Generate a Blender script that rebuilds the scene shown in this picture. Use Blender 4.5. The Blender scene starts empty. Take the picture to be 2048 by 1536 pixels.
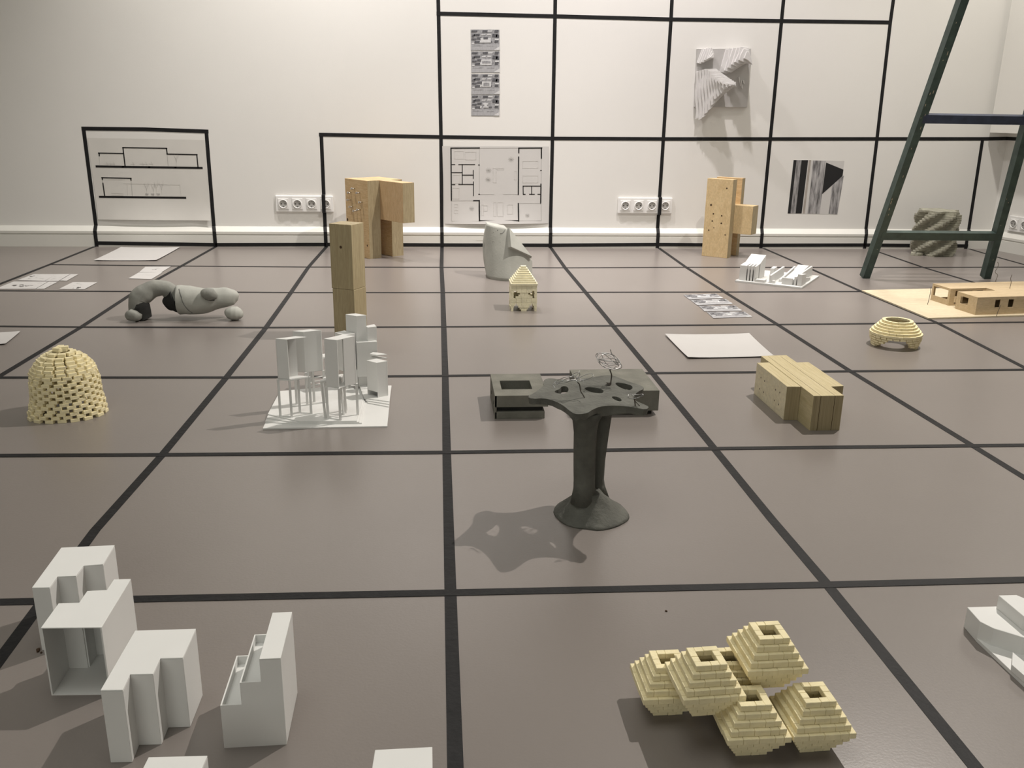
import bpy, math, random
import numpy as np
from mathutils import Vector, Matrix, noise
from mathutils.geometry import tessellate_polygon
random.seed(7)
SC = bpy.context.scene
PI = math.pi
# ------------------------------------------------------------------ camera
CX, CY, CZ = -0.005690, -4.812589, 0.710823
YAW, PIT, ROL, FOC = 0.0859894, -0.2994439, 0.0153434, 1774.8586
_cy, _sy = math.cos(YAW), math.sin(YAW)
FW = Vector((_sy*math.cos(PIT), _cy*math.cos(PIT), math.sin(PIT)))
RT = Vector((_cy, -_sy, 0)); UP = RT.cross(FW)
RT, UP = RT*math.cos(ROL)+UP*math.sin(ROL), UP*math.cos(ROL)-RT*math.sin(ROL)
CAM = Vector((CX, CY, CZ))
cd = bpy.data.cameras.new('camera'); co = bpy.data.objects.new('camera', cd)
SC.collection.objects.link(co); SC.camera = co
cd.sensor_width = 36; cd.lens = FOC/2048*36; cd.clip_start = .02; cd.clip_end = 60
Rm = Matrix((RT, UP, -FW)).transposed(); co.matrix_world = Matrix.Translation(CAM) @ Rm.to_4x4()
# ------------------------------------------------------------------ world, lamps, exposure
w = bpy.data.worlds.new('world'); SC.world = w; w.use_nodes = True
w.node_tree.nodes['Background'].inputs[0].default_value = (1, .95, .88, 1)
w.node_tree.nodes['Background'].inputs[1].default_value = .02
SC.view_settings.view_transform = 'Standard'; SC.view_settings.look = 'None'
SC.view_settings.gamma = 1; SC.view_settings.use_curve_mapping = False
SC.view_settings.exposure = 0.26
def spot(name, loc, aim, power, ang, blend, rad, col):
    l = bpy.data.lights.new(name, 'SPOT'); l.energy = power; l.spot_size = math.radians(ang)
    l.spot_blend = blend; l.shadow_soft_size = rad; l.color = col
    o = bpy.data.objects.new(name, l); SC.collection.objects.link(o); o.location = loc
    o.rotation_euler = (Vector(aim)-Vector(loc)).to_track_quat('-Z', 'Y').to_euler(); return o
WARM = (1, .955, .885)
spot('ceiling_spot_key', (1.75, -2.05, 2.85), (.45, -2.75, 0), 275, 125, .8, .018, (1, .94, .87))
spot('ceiling_spot_wash_left', (-1.2, -.55, 2.85), (-.8, -.25, .5), 125, 92, 1, .035, WARM)
spot('ceiling_spot_wash_middle', (-.08, -.62, 2.85), (.0, -.2, .5), 165, 106, 1, .035, (1, .952, .945))
spot('ceiling_spot_wash_right', (1.22, -.68, 2.85), (1.35, -.2, .5), 150, 84, 1, .035, (1, .94, .935))
spot('ceiling_spot_corner', (2.35, -1.0, 2.85), (3.3, -.8, .6), 125, 110, 1, .06, WARM)
def area(name, loc, aim, power, sx, sy, col):
    l = bpy.data.lights.new(name, 'AREA'); l.shape = 'RECTANGLE'; l.size = sx; l.size_y = sy
    l.energy = power; l.color = col
    o = bpy.data.objects.new(name, l); SC.collection.objects.link(o); o.location = loc
    o.rotation_euler = (Vector(aim)-Vector(loc)).to_track_quat('-Z', 'Y').to_euler(); return o
area('overhead_fill_light', (-.55, -3.75, 2.9), (-.45, -3.9, 0), 18, 1.6, 1.6, (.98, 1, .94))  # soft fill added from above, not a fixture of the room
area('fill_light_behind_viewer', (-.9, -7.3, 1.7), (-.1, -2.5, .2), 17, 2.4, 1.4, (.97, 1, .93))  # fill added to brighten front faces, no window there
# ------------------------------------------------------------------ measuring: a point of the photo on a real plane of the room
def ray(px, py): return FW + RT*((px-1024)/FOC) + UP*((768-py)/FOC)
def fl(px, py, h=0.0):                       # on the horizontal plane z = h
    d = ray(px, py); return CAM + d*((h-CZ)/d.z)
def wl(px, py, Y=0.0):                       # on the plane y = Y parallel to the back wall
    d = ray(px, py); return CAM + d*((Y-CY)/d.y)
def pl(px, py, p, n):                        # on any plane
    d = ray(px, py); p = Vector(p); n = Vector(n); return CAM + d*((p-CAM).dot(n)/d.dot(n))
def hup(base, px, py):                       # height over a floor point
    d = ray(px, py); t = ((base.x-CX)*d.x+(base.y-CY)*d.y)/(d.x**2+d.y**2); return CZ+t*d.z
def crop(x0, y0, s): return lambda a, b: (x0+a/s, y0+b/s)
# ------------------------------------------------------------------ materials
MATS = {}
def mat(name, col, rough=.6, spec=.4, var=0.0, scale=20, bump=0.0, bscale=80, metal=0.0, dark=None, stretch=(1,1,1)):
    m = bpy.data.materials.new(name); m.use_nodes = True; nt = m.node_tree; b = nt.nodes['Principled BSDF']
    b.inputs['Roughness'].default_value = rough; b.inputs['Specular IOR Level'].default_value = spec
    b.inputs['Metallic'].default_value = metal
    tc = nt.nodes.new('ShaderNodeTexCoord'); mp = nt.nodes.new('ShaderNodeMapping')
    mp.inputs['Scale'].default_value = stretch; nt.links.new(tc.outputs['Object'], mp.inputs[0])
    n = nt.nodes.new('ShaderNodeTexNoise'); n.inputs['Scale'].default_value = scale; n.inputs['Detail'].default_value = 5
    nt.links.new(mp.outputs[0], n.inputs['Vector'])
    r = nt.nodes.new('ShaderNodeValToRGB'); nt.links.new(n.outputs['Fac'], r.inputs[0])
    d = dark or tuple(c*(1-var) for c in col)
    r.color_ramp.elements[0].position = .3; r.color_ramp.elements[1].position = .7
    r.color_ramp.elements[0].color = (*d, 1); r.color_ramp.elements[1].color = (*tuple(min(1, c*(1+var*.5)) for c in col), 1)
    nt.links.new(r.outputs[0], b.inputs['Base Color'])
    if bump:
        n2 = nt.nodes.new('ShaderNodeTexNoise'); n2.inputs['Scale'].default_value = bscale; n2.inputs['Detail'].default_value = 6
        nt.links.new(mp.outputs[0], n2.inputs['Vector'])
        bp = nt.nodes.new('ShaderNodeBump'); bp.inputs['Strength'].default_value = bump; bp.inputs['Distance'].default_value = .004
        nt.links.new(n2.outputs['Fac'], bp.inputs['Height']); nt.links.new(bp.outputs[0], b.inputs['Normal'])
    MATS[name] = m; return m
def wood(name, a, c, stretch, scale=9, dist=3.0, wave=True):
    m = bpy.data.materials.new(name); m.use_nodes = True; nt = m.node_tree; b = nt.nodes['Principled BSDF']
    b.inputs['Roughness'].default_value = .55; b.inputs['Specular IOR Level'].default_value = .3
    tc = nt.nodes.new('ShaderNodeTexCoord'); mp = nt.nodes.new('ShaderNodeMapping'); mp.inputs['Scale'].default_value = stretch
    nt.links.new(tc.outputs['Object'], mp.inputs[0])
    n = nt.nodes.new('ShaderNodeTexNoise'); n.inputs['Scale'].default_value = scale; n.inputs['Detail'].default_value = 6; n.inputs['Distortion'].default_value = dist*.3
    nt.links.new(mp.outputs[0], n.inputs['Vector'])
    r = nt.nodes.new('ShaderNodeValToRGB'); r.color_ramp.elements[0].position = .32; r.color_ramp.elements[1].position = .68
    r.color_ramp.elements[0].color = (*a, 1); r.color_ramp.elements[1].color = (*c, 1)
    nt.links.new(n.outputs['Fac'], r.inputs[0])
    n2 = nt.nodes.new('ShaderNodeTexNoise'); n2.inputs['Scale'].default_value = scale*5; nt.links.new(mp.outputs[0], n2.inputs['Vector'])
    mx = nt.nodes.new('ShaderNodeMixRGB'); mx.blend_type = 'MULTIPLY'; mx.inputs[0].default_value = .35
    nt.links.new(r.outputs[0], mx.inputs[1]); nt.links.new(n2.outputs['Fac'], mx.inputs[2])
    nt.links.new(mx.outputs[0], b.inputs['Base Color'])
    bp = nt.nodes.new('ShaderNodeBump'); bp.inputs['Strength'].default_value = .12; bp.inputs['Distance'].default_value = .002
    nt.links.new(n.outputs['Fac'], bp.inputs['Height']); nt.links.new(bp.outputs[0], b.inputs['Normal'])
    MATS[name] = m; return m
M_WALL = mat('wall_paint', (.80, .785, .75), .75, .3, .015, 3, .05, 220)
M_TRIM = mat('trim_white', (.74, .73, .68), .45, .35, .02, 6)
M_FLOOR = mat('floor_vinyl', (.222, .196, .180), .29, .5, .05, 2.2, .04, 260)
M_CEIL = mat('ceiling_paint', (.8, .79, .76), .8, .2)
M_TAPE = mat('black_tape', (.016, .0158, .0165), .6, .2, .25, 30, .25, 90)
M_PAPER = mat('white_paper', (.62, .605, .585), .7, .25, .02, 9)
M_TRACE = mat('thin_drawing_paper', (.68, .66, .62), .7, .25, .04, 7)
M_INK = mat('black_ink', (.014, .013, .013), .7, .2)
M_INK2 = mat('grey_ink', (.46, .45, .43), .7, .2)
M_SKETCH = mat('sketch_ink', (.16, .15, .14), .7, .2, .5, 200)
M_INK3 = mat('faint_ink', (.6, .58, .55), .7, .2)
M_WHITE = mat('white_card', (.77, .765, .745), .6, .3, .02, 14)
M_WHITE2 = mat('matte_white_card', (.60, .595, .575), .7, .2, .02, 14)
M_FLPAP = mat('floor_paper', (.54, .525, .51), .75, .2, .02, 9)
M_FOAM = mat('white_plaster', (.68, .665, .65), .75, .25, .05, 30, .15, 150)
M_BRICK = mat('cream_plaster_brick', (.88, .78, .50), .75, .25, .10, 55, .25, 260)
M_BRICK2 = mat('pale_plaster_brick', (.86, .80, .58), .75, .25, .1, 55, .25, 260)
M_CONC = mat('dark_concrete', (.135, .135, .118), .8, .3, .3, 26, .5, 140)
M_CONC2 = mat('bench_concrete', (.20, .195, .165), .8, .3, .2, 22, .3, 160)
M_CONCB = mat('shaded_concrete', (.035, .035, .033), .9, .2, .3, 30)  # near-black: shade of recesses and hollows put into the concrete colour
M_CONCL = mat('pale_concrete', (.43, .43, .39), .7, .3, .12, 14, .15, 120)
M_CONCM = mat('cast_concrete', (.30, .30, .27), .75, .3, .3, 16, .25, 90)
M_CONCD = mat('stained_concrete', (.17, .17, .16), .75, .3, .4, 18, .3, 90)
M_CONCS = mat('rough_concrete', (.36, .35, .28), .85, .25, .25, 30, .5, 120)
M_SOCK = mat('socket_plastic', (.86, .85, .83), .35, .45)
M_SOCKD = mat('socket_dish', (.42, .41, .39), .4, .4)
M_HOLE = mat('dark_hole', (.03, .028, .025), .8, .2)
M_LAD = mat('green_ladder_paint', (.042, .066, .056), .45, .45, .35, 26, .2, 70, dark=(.028, .045, .04))
M_LADB = mat('blue_ladder_paint', (.032, .042, .075), .45, .45, .35, 26, .2, 70)
M_CHIP = mat('bare_wood_chip', (.42, .36, .26), .7, .2, .2, 60)
M_METAL = mat('bolt_steel', (.7, .7, .7), .28, .5, metal=1.0)
M_WIRE = mat('wire_steel', (.42, .42, .42), .35, .5, metal=.9)
M_RUST = mat('dark_wire', (.10, .085, .07), .5, .4)
M_BALSA = wood('balsa_sheet', (.72, .61, .42), (.79, .69, .50), (2, 12, 12), 6)
M_BALSA2 = wood('balsa_wall', (.60, .46, .28), (.68, .54, .35), (2, 12, 12), 6)
M_PINE_H = wood('pine_face', (.66, .44, .22), (.80, .59, .33), (3, 3, 26), 5, 5)
M_PINE_V = wood('pine_edge', (.40, .32, .19), (.52, .43, .27), (30, 30, 2.5), 5)
M_COL = wood('column_timber', (.45, .36, .21), (.55, .46, .28), (22, 22, 1.6), 5)
M_PLY = wood('plywood_face', (.68, .50, .27), (.78, .60, .34), (9, 9, 5), 4)
M_BLK = wood('laminated_timber', (.60, .50, .28), (.70, .60, .37), (34, 1.6, 14), 5)
M_KNOT = mat('knot_brown', (.075, .045, .025), .7, .2, .3, 80)
M_PH0 = mat('photo_grey', (.34, .34, .35), .5, .3, .35, 90)
M_PH1 = mat('photo_dark', (.12, .12, .13), .5, .3, .4, 120)
M_PH2 = mat('photo_light', (.62, .62, .62), .5, .35, .1, 90)
M_PH3 = mat('photo_road', (.40, .40, .41), .5, .35, .15, 60, stretch=(3, 3, 1))
M_PNT1 = mat('paint_wash', (.40, .39, .39), .7, .2, .75, 22, stretch=(3, 3, .55))
M_PNT2 = mat('paint_black', (.022, .022, .023), .6, .25)
M_PNT3 = mat('paint_taupe', (.42, .38, .34), .7, .2, .2, 20)
# ------------------------------------------------------------------ mesh builder
class MB:
    def __init__(s): s.v = []; s.f = []; s.m = []; s.sm = []
    def add(s, vs, fs, m=0, smooth=False):
        o = len(s.v); s.v += [Vector(v) for v in vs]
        for f in fs: s.f.append(tuple(o+i for i in f)); s.m.append(m); s.sm.append(smooth)
    def hexa(s, b, t, m=0):                  # bottom ring and top ring of equal length
        n = len(b)
        s.add(list(b)+list(t), [tuple(range(n-1, -1, -1)), tuple(range(n, 2*n))]+[(i, (i+1) % n, n+(i+1) % n, n+i) for i in range(n)], m)
    def prism(s, poly, z0, z1, m=0):
        p = [(q[0], q[1]) for q in poly]
        if sum(p[i][0]*p[(i+1) % len(p)][1]-p[(i+1) % len(p)][0]*p[i][1] for i in range(len(p))) < 0: p = p[::-1]
        s.hexa([(x, y, z0) for x, y in p], [(x, y, z1) for x, y in p], m)
    def box(s, c, size, rot=0, m=0):
        cx, cy, cz = c; a, b, h = size[0]/2, size[1]/2, size[2]/2; co_, si = math.cos(rot), math.sin(rot)
        q = [(cx+x*co_-y*si, cy+x*si+y*co_) for x, y in ((-a, -b), (a, -b), (a, b), (-a, b))]
        s.hexa([(x, y, cz-h) for x, y in q], [(x, y, cz+h) for x, y in q], m)
    def obox(s, o, ax, ay, az, m=0):         # parallelepiped from corner o with three edge vectors
        o, ax, ay, az = Vector(o), Vector(ax), Vector(ay), Vector(az)
        if ax.cross(ay).dot(az) < 0: ax, ay = ay, ax
        b = [o, o+ax, o+ax+ay, o+ay]; s.hexa(b, [p+az for p in b], m)
    def tube(s, pts, r, n=8, m=0, cap=True, smooth=True):
        pts = [Vector(p) for p in pts]; rr = r if isinstance(r, (list, tuple)) else [r]*len(pts)
        vs = []; ref = None
        for i, p in enumerate(pts):
            d = (pts[min(i+1, len(pts)-1)]-pts[max(i-1, 0)]).normalized()
            if ref is None: ref = Vector((0, 0, 1)) if abs(d.z) < .9 else Vector((1, 0, 0))
            u = (ref-d*ref.dot(d)).normalized(); ref = u; v = d.cross(u)
            for k in range(n):
                a = 2*PI*k/n; vs.append(p+(u*math.cos(a)+v*math.sin(a))*rr[i])
        fs = [(i*n+k, i*n+(k+1) % n, (i+1)*n+(k+1) % n, (i+1)*n+k) for i in range(len(pts)-1) for k in range(n)]
        if cap: fs += [tuple(range(n-1, -1, -1)), tuple((len(pts)-1)*n+k for k in range(n))]
        s.add(vs, fs, m, smooth)
    def loft(s, rings, m=0, cap=True, smooth=True):
        n = len(rings[0]); vs = [v for r in rings for v in r]
        fs = [(i*n+k, i*n+(k+1) % n, (i+1)*n+(k+1) % n, (i+1)*n+k) for i in range(len(rings)-1) for k in range(n)]
        s.add(vs, fs, m, smooth)
        if cap:
            o = len(s.v)-len(vs)
            s.f += [tuple(o+k for k in range(n-1, -1, -1)), tuple(o+(len(rings)-1)*n+k for k in range(n))]
            s.m += [m, m]; s.sm += [False, False]
    def quad(s, a, b, c, d, m=0): s.add([a, b, c, d], [(0, 1, 2, 3)], m)
    def line(s, a, b, wd, nrm, th=.0004, m=0, ext=0):   # flat bar with a small thickness from a to b on a surface with normal nrm
        a, b, nrm = Vector(a), Vector(b), Vector(nrm); d = (b-a).normalized(); t = d.cross(nrm).normalized()*wd/2
        a = a-d*ext; b = b+d*ext
        s.obox(a-t, b-a, t*2, nrm*th, m)
    def build(s, name, mats, parent=None, bev=0, seg=2):
        off = Vector((0, 0, 0)); p = parent
        while p: off += p.location; p = p.parent
        me = bpy.data.meshes.new(name); me.from_pydata([v-off for v in s.v], [], s.f)
        for m in (mats if isinstance(mats, (list, tuple)) else [mats]): me.materials.append(m)
        me.polygons.foreach_set('material_index', s.m); me.polygons.foreach_set('use_smooth', s.sm); me.update()
        o = bpy.data.objects.new(name, me); SC.collection.objects.link(o)
        if parent: o.parent = parent
        if bev:
            b = o.modifiers.new('bevel', 'BEVEL'); b.width = bev; b.segments = seg; b.limit_method = 'ANGLE'; b.angle_limit = .7
        return o
def tag(o, label, cat, group=None):
    o['label'] = label; o['category'] = cat
    if group: o['group'] = group
    return o
def thing(name, label, cat, loc, group=None):
    o = bpy.data.objects.new(name, None); SC.collection.objects.link(o); o.location = loc; o.empty_display_size = .05
    return tag(o, label, cat, group)
def struct(name, mb, m): o = mb.build(name, m); o['kind'] = 'structure'; return o
def rect_holes(mb, o, ax, ay, th, W, H, holes, m=0):
    """a wall panel from corner o, W along ax, H along ay, thick along th (vector), with rectangular holes (x0,y0,x1,y1)"""
    xs = sorted({0, W, *[h[0] for h in holes], *[h[2] for h in holes]}); ys = sorted({0, H, *[h[1] for h in holes], *[h[3] for h in holes]})
    for i in range(len(xs)-1):
        for j in range(len(ys)-1):
            mx, my = (xs[i]+xs[i+1])/2, (ys[j]+ys[j+1])/2
            if any(h[0] < mx < h[2] and h[1] < my < h[3] for h in holes): continue
            mb.obox(Vector(o)+ax*xs[i]+ay*ys[j], ax*(xs[i+1]-xs[i]), ay*(ys[j+1]-ys[j]), th, m)
# ================================================================== the room
XL, XR, YB, ZC = -4.6, 3.115, -7.6, 3.0
XRF = 3.0                                                       # face of the boxed-out upper right wall
m = MB(); m.box(((XL+4.2)/2, YB/2, -.05), (4.2-XL, -YB+.4, .1)); struct('floor', m, M_FLOOR)
m = MB(); m.box(((XL+4.2)/2, .1, 1.5), (4.2-XL, .2, 3.0)); struct('wall_back', m, M_WALL)
m = MB(); m.box((XL-.1, YB/2, 1.5), (.2, -YB+.4, 3.0)); struct('wall_left', m, M_WALL)
m = MB(); m.box(((XL+4.2)/2, YB-.1, 1.5), (4.2-XL, .2, 3.0)); struct('wall_front', m, M_WALL)
m = MB(); m.box(((XL+4.2)/2, YB/2, ZC+.05), (4.6-XL, -YB+.4, .1)); struct('ceiling', m, M_CEIL)
# right wall turns out of square with the back wall: it runs from the corner towards the viewer and to the right
RWD = Vector((.22, -1, 0)).normalized(); RWN = Vector((-1, -.22, 0)).normalized()
m = MB(); o = Vector((XR, 0, 0)); m.obox(o, RWD*5.2, -RWN*.2, (0, 0, 3)); struct('wall_right', m, M_WALL)
m = MB(); m.obox(Vector((XR, 0, .632))+RWN*.0, RWD*5.2, RWN*.125, (0, 0, 2.37)); struct('trim_1', m, M_WALL)
# cable trunking / skirting along the back wall, chamfered on top
def trunk(mb, o, d, n, L):
    prof = [(0, 0), (.030, 0), (.030, .060), (.026, .062), (.026, .066), (.031, .068), (.031, .080), (.004, .104), (0, .104)]
    o, d, n = Vector(o), Vector(d), Vector(n); a = [o+n*x+Vector((0, 0, z)) for x, z in prof]
    b = [p+d*L for p in a]
    if d.cross(n).z > 0: a, b = b, a
    mb.hexa(a, b)
m = MB(); trunk(m, (XL, 0, 0), (1, 0, 0), (0, -1, 0), XR-XL)
m.line((.78, -.031, .052), (.78, -.031, .012), .0012, (0, -1, 0), .0004); m.line((.2, -.031, .042), (.26, -.031, .042), .002, (0, -1, 0), .0004)
struct('baseboard_back', m, M_TRIM)
m = MB(); trunk(m, (XR, 0, 0), RWD, RWN, 5.0); struct('baseboard_right', m, M_TRIM)
# ------------------------------------------------------------------ black tape grid
TW = .0185
def strip(pts, nrms, wd, name, label, cat='tape', group=None, th=.0004):
    """one length of tape laid through pts; nrms: surface normal per segment"""
    mb = MB(); pts = [Vector(p) for p in pts]
    def side(i): n = Vector(nrms[i]); return (pts[i+1]-pts[i]).normalized().cross(n).normalized()*wd/2
    for i in range(len(pts)-1):
        n = Vector(nrms[i]); s0 = side(i); s1 = s0
        if i > 0 and Vector(nrms[i-1]) == n:
            a = side(i-1)+s0; a.normalize(); s0 = a*(wd/2)/max(.3, a.dot(side(i).normalized()))
        if i < len(pts)-2 and Vector(nrms[i+1]) == n:
            a = side(i+1)+side(i); a.normalize(); s1 = a*(wd/2)/max(.3, a.dot(side(i).normalized()))
        p, q = pts[i], pts[i+1]
        b = [p-s0, q-s1, q+s1, p+s0]; t = [v+n*th for v in b]
        mb.hexa(b, t) if (b[1]-b[0]).cross(b[2]-b[1]).dot(n) > 0 else mb.hexa(b[::-1], t[::-1])
    return tag(mb.build(name, M_TAPE), label, cat, group)
ZF = (0, 0, 1); YW = (0, -1, 0)
long_px = [
 [(192, 492), (99.6, 529), (0, 568), (-300, 690)],
 [(430.6, 494), (363, 532), (271, 583), (162.6, 654), (0, 752), (-400, 995)],
 [(652.4, 494), (617, 534), (582, 585), (532, 655), (452.8, 754.8), (324.7, 909.5), (190.6, 1060), (0, 1318), (-160, 1536)],
 [(884, 494), (883, 534.5), (885.5, 585), (887.5, 653.5), (890.5, 751.6), (893.4, 904.6), (901, 1185.2), (911, 1536), (914, 1640)],
 [(1101, 494.5), (1130, 535.5), (1171, 584.5), (1226, 651.5), (1305, 746.2), (1428.5, 897), (1543, 1038), (1654.7, 1169.2), (1952, 1536), (2040, 1640)],
 [(1315.6, 494.5), (1372, 534.5), (1449, 584), (1554.7, 649), (1700.8, 742.5), (1944.8, 891.3), (2050, 956), (2300, 1108)],
 [(1523, 494.8), (1615, 534.7), (1722.7, 583), (1875, 646), (2060, 741)],
 [(1731, 495), (1846, 534.7), (1931, 560), (2080, 605)],
 [(1936, 497), (1990, 513), (2080, 538)]]
long_lab = ['leftmost black floor tape, starting at the small framed wall square',
 'black floor tape running behind the rounded concrete sculpture towards lower left',
 'black floor tape from left of the wooden column to the stepped white boxes',
 'near-vertical black floor tape passing left of the star-topped concrete table',
 'black floor tape passing between the wire trees and the stepped wooden block',
 'black floor tape passing between the stepped wooden block and the round brick ring',
 'black floor tape passing under the near corner of the pale house board',
 'black floor tape between the ladder feet, ending behind the wooden house',
 'short black floor tape starting at the ribbed concrete column in the corner']
for p, l in zip(long_px, long_lab):
    strip([fl(*q, .0002) for q in p], [ZF]*(len(p)-1), TW, 'tape_strip', l, group='black tape lines running across the floor')
rows_px = [
 [(99, 529), (363, 532), (617, 534), (883, 534.5), (1130, 535.5), (1372, 534.5), (1615, 534.7), (1846, 534.7), (2080, 534)],
 [(-60, 581), (271, 583), (582, 585), (885.5, 585), (1171, 584.5), (1449, 584), (1722.7, 583), (2080, 581.5)],
 [(-60, 652), (162.6, 654), (532, 655), (887.5, 653.5), (1226, 651.5), (1554.7, 649), (1875, 646), (2080, 644)],
 [(-80, 754.5), (0, 755), (452.8, 754.8), (890.5, 751.6), (1305, 746.2), (1700.8, 742.5), (2080, 739)],
 [(-80, 911.5), (324.7, 909.5), (893.4, 904.6), (1428.5, 897), (1944.8, 891.3), (2080, 890)],
 [(-80, 1206), (0, 1204), (270, 1198), (901, 1185.2), (1654.7, 1169.2), (2100, 1158)]]
row_lab = ['thin black tape across the floor, closest one to the back wall',
 'thin black tape across the floor, second from the back wall',
 'black tape across the floor just in front of the rounded concrete sculpture',
 'black tape across the floor behind the perforated brick dome',
 "black tape across the floor behind the star-topped table's stem",
 'black tape across the floor nearest the viewer, behind the stepped white boxes']
for p, l in zip(rows_px, row_lab):
    strip([fl(*q, .0007) for q in p], [ZF]*(len(p)-1), TW, 'tape_strip', l, group='black tape lines across the floor parallel to the wall')
TB = -.0315
base_x = [192, 430, 651.5, 884, 1101, 1315.6, 1523.2, 1731.3, 1934]
strip([wl(190, 486, TB), wl(430, 489.5, TB), wl(652, 489, TB), wl(884, 490, TB), wl(1101, 490.5, TB), wl(1315, 489, TB), wl(1523, 490.5, TB), wl(1731, 490, TB), wl(1936, 492, TB)],
      [YW]*8, TW, 'tape_strip', 'black tape line along the bottom of the white cable trunking at the back wall', group='black tape lines on the back wall')
wall_px = [[(167, 257), (192, 452)], [(412.5, 262), (427.7, 452)], [(642.5, 269.4), (650.3, 455)],
 [(875, -60), (877, 27), (882, 274), (883.6, 456)], [(1111.5, -60), (1110, 32.5), (1105, 277), (1100.8, 457)],
 [(1347, -60), (1342, 38.7), (1326.7, 278), (1315.2, 457.5)], [(1573, -60), (1563, 42), (1540.6, 278), (1523.2, 458)],
 [(1795, -60), (1780.6, 44.8), (1754, 277.8), (1732, 458)], [(1965, 280), (1937.5, 459)]]
col_lab = ['left side of the small framed square with the section drawing', 'right side of the small framed square with the section drawing',
 'upright crossing the left socket strip', 'upright left of the aerial photos and floor plan',
 'upright right of the aerial photos and floor plan', 'upright crossing the middle socket strip',
 'upright between relief and striped print', 'upright between striped print and ladder',
 'short upright behind the ribbed concrete column']
sock_z = (.2700, .1790)
for i, (p, l) in enumerate(zip(wall_px, col_lab)):
    pts = [wl(*q, -.0004) for q in p]; X = pts[-1].x
    pts[-1].z = .1056
    pb = wl(base_x[i], 480, TB); pb2 = Vector((pb.x, TB, .0)); pm = Vector((pb.x, TB, .0808)); pt = Vector((X, -.0044, .1050))
    if i in (2, 5):
        za, zb = sock_z; A_, B_ = pts[-2], pts[-1]
        def on(z, y): f_ = (z-A_.z)/(B_.z-A_.z); return Vector((A_.x+(B_.x-A_.x)*f_, y, z))
        pts = pts[:-1]+[on(za+.004, -.0004), on(za, -.0205), on(zb, -.0205), on(zb-.004, -.0004), pts[-1]]
    path = pts+[pt, pm, pb2]; ns = [YW]*(len(pts)-1)+[(0, 0, 1), (0, -.66, .75), YW]
    strip(path, ns, TW, 'tape_strip', 'black tape on the wall: '+l, group='black tape lines on the back wall')
strip([wl(163, 257, -.0008), wl(290, 258.5, -.0008), wl(417, 263, -.0008)], [YW]*2, TW, 'tape_strip', 'black tape on the wall: top edge of the small framed square', group='black tape lines on the back wall')
c_end = wl(2008, 277, -.0008); rz = c_end.z
strip([wl(638, 269.2, -.0008), wl(882, 274, -.0008), wl(1105, 277, -.0008), wl(1326.7, 278, -.0008), wl(1540.6, 278, -.0008), wl(1754, 277.8, -.0008), wl(1965, 277.8, -.0008), Vector((XR, -.0008, rz))],
      [YW]*7, TW, 'tape_strip', 'long black tape line along the wall above the floor plan and below the relief', group='black tape lines on the back wall')
strip([Vector((XR, 0, rz))+RWN*.0004, Vector((XR, 0, rz-.004))+RWD*1.0+RWN*.0004], [RWN], TW, 'tape_strip', 'black tape on the right wall under the boxed-out ledge', group='black tape lines on the right wall')
strip([wl(873, 27, -.0008), wl(1110, 32.5, -.0008), wl(1342, 38.7, -.0008), wl(1563, 42, -.0008), wl(1784, 45, -.0008)], [YW]*4, TW, 'tape_strip', 'black tape line along the top of the wall above the photo strip and relief', group='black tape lines on the back wall')
# ------------------------------------------------------------------ socket strips
def sockets(o, ax, nrm, n, label):
    az = Vector((0, 0, 1)); ax = Vector(ax); nrm = Vector(nrm); o = Vector(o); W = .073*n+.006; H = .083
    t = thing('socket_strip', label, 'socket', o, 'white wall socket strips')
    mb = MB(); mb.obox(o, ax*W, az*H, nrm*.012); mb.build('frame', M_SOCK, t, .003)
    for i in range(n):
        c = o+ax*(.003+.073*i+.0365)+az*(H/2)+nrm*.012
        mb = MB(); mb.obox(c-ax*.0275-az*.0275, ax*.055, az*.055, nrm*.003)
        s = mb.build('socket', M_SOCK, t, .0015)
        def ring(r, d): return [c+ax*(r*math.cos(2*PI*k/28))+az*(r*math.sin(2*PI*k/28))+nrm*d for k in range(28)]
        sg = 1 if ax.cross(az).dot(nrm) > 0 else -1
        def rr(r, d): q = ring(r, d); return q if sg > 0 else q[::-1]
        mb = MB(); mb.loft([rr(.0225, .003), rr(.0225, .0075), rr(.0195, .0075), rr(.0185, .0036)], cap=False)
        mb.build('rim', M_SOCK, s)
        mb = MB(); mb.add(rr(.0187, .0037), [tuple(range(28))])
        for dx, dz, r in ((-.0095, 0, .0032), (.0095, 0, .0032), (0, -.0145, .0024), (0, .0145, .0016)):
            q = [c+ax*(dx+r*math.cos(2*PI*k/10))+az*(dz+r*math.sin(2*PI*k/10))+nrm*.0041 for k in range(10)]
            mb.add(q if sg > 0 else q[::-1], [tuple(range(10))], 1)
        mb.build('dish', [M_SOCKD, M_HOLE], s)
    return t
a = wl(553, 423); sockets((a.x, 0, a.z), (1, 0, 0), YW, 4, 'white four-way socket strip on the wall left of the wooden tower with bolts')
a = wl(1234.5, 426); sockets((a.x, 0, a.z), (1, 0, 0), YW, 4, 'white socket strip on the wall between floor plan and right wooden tower')
a = pl(2017, 461, (XR, 0, 0), RWN); sockets(a, RWD, RWN, 4, 'white socket strip on the right-hand wall behind the ladder')
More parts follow.
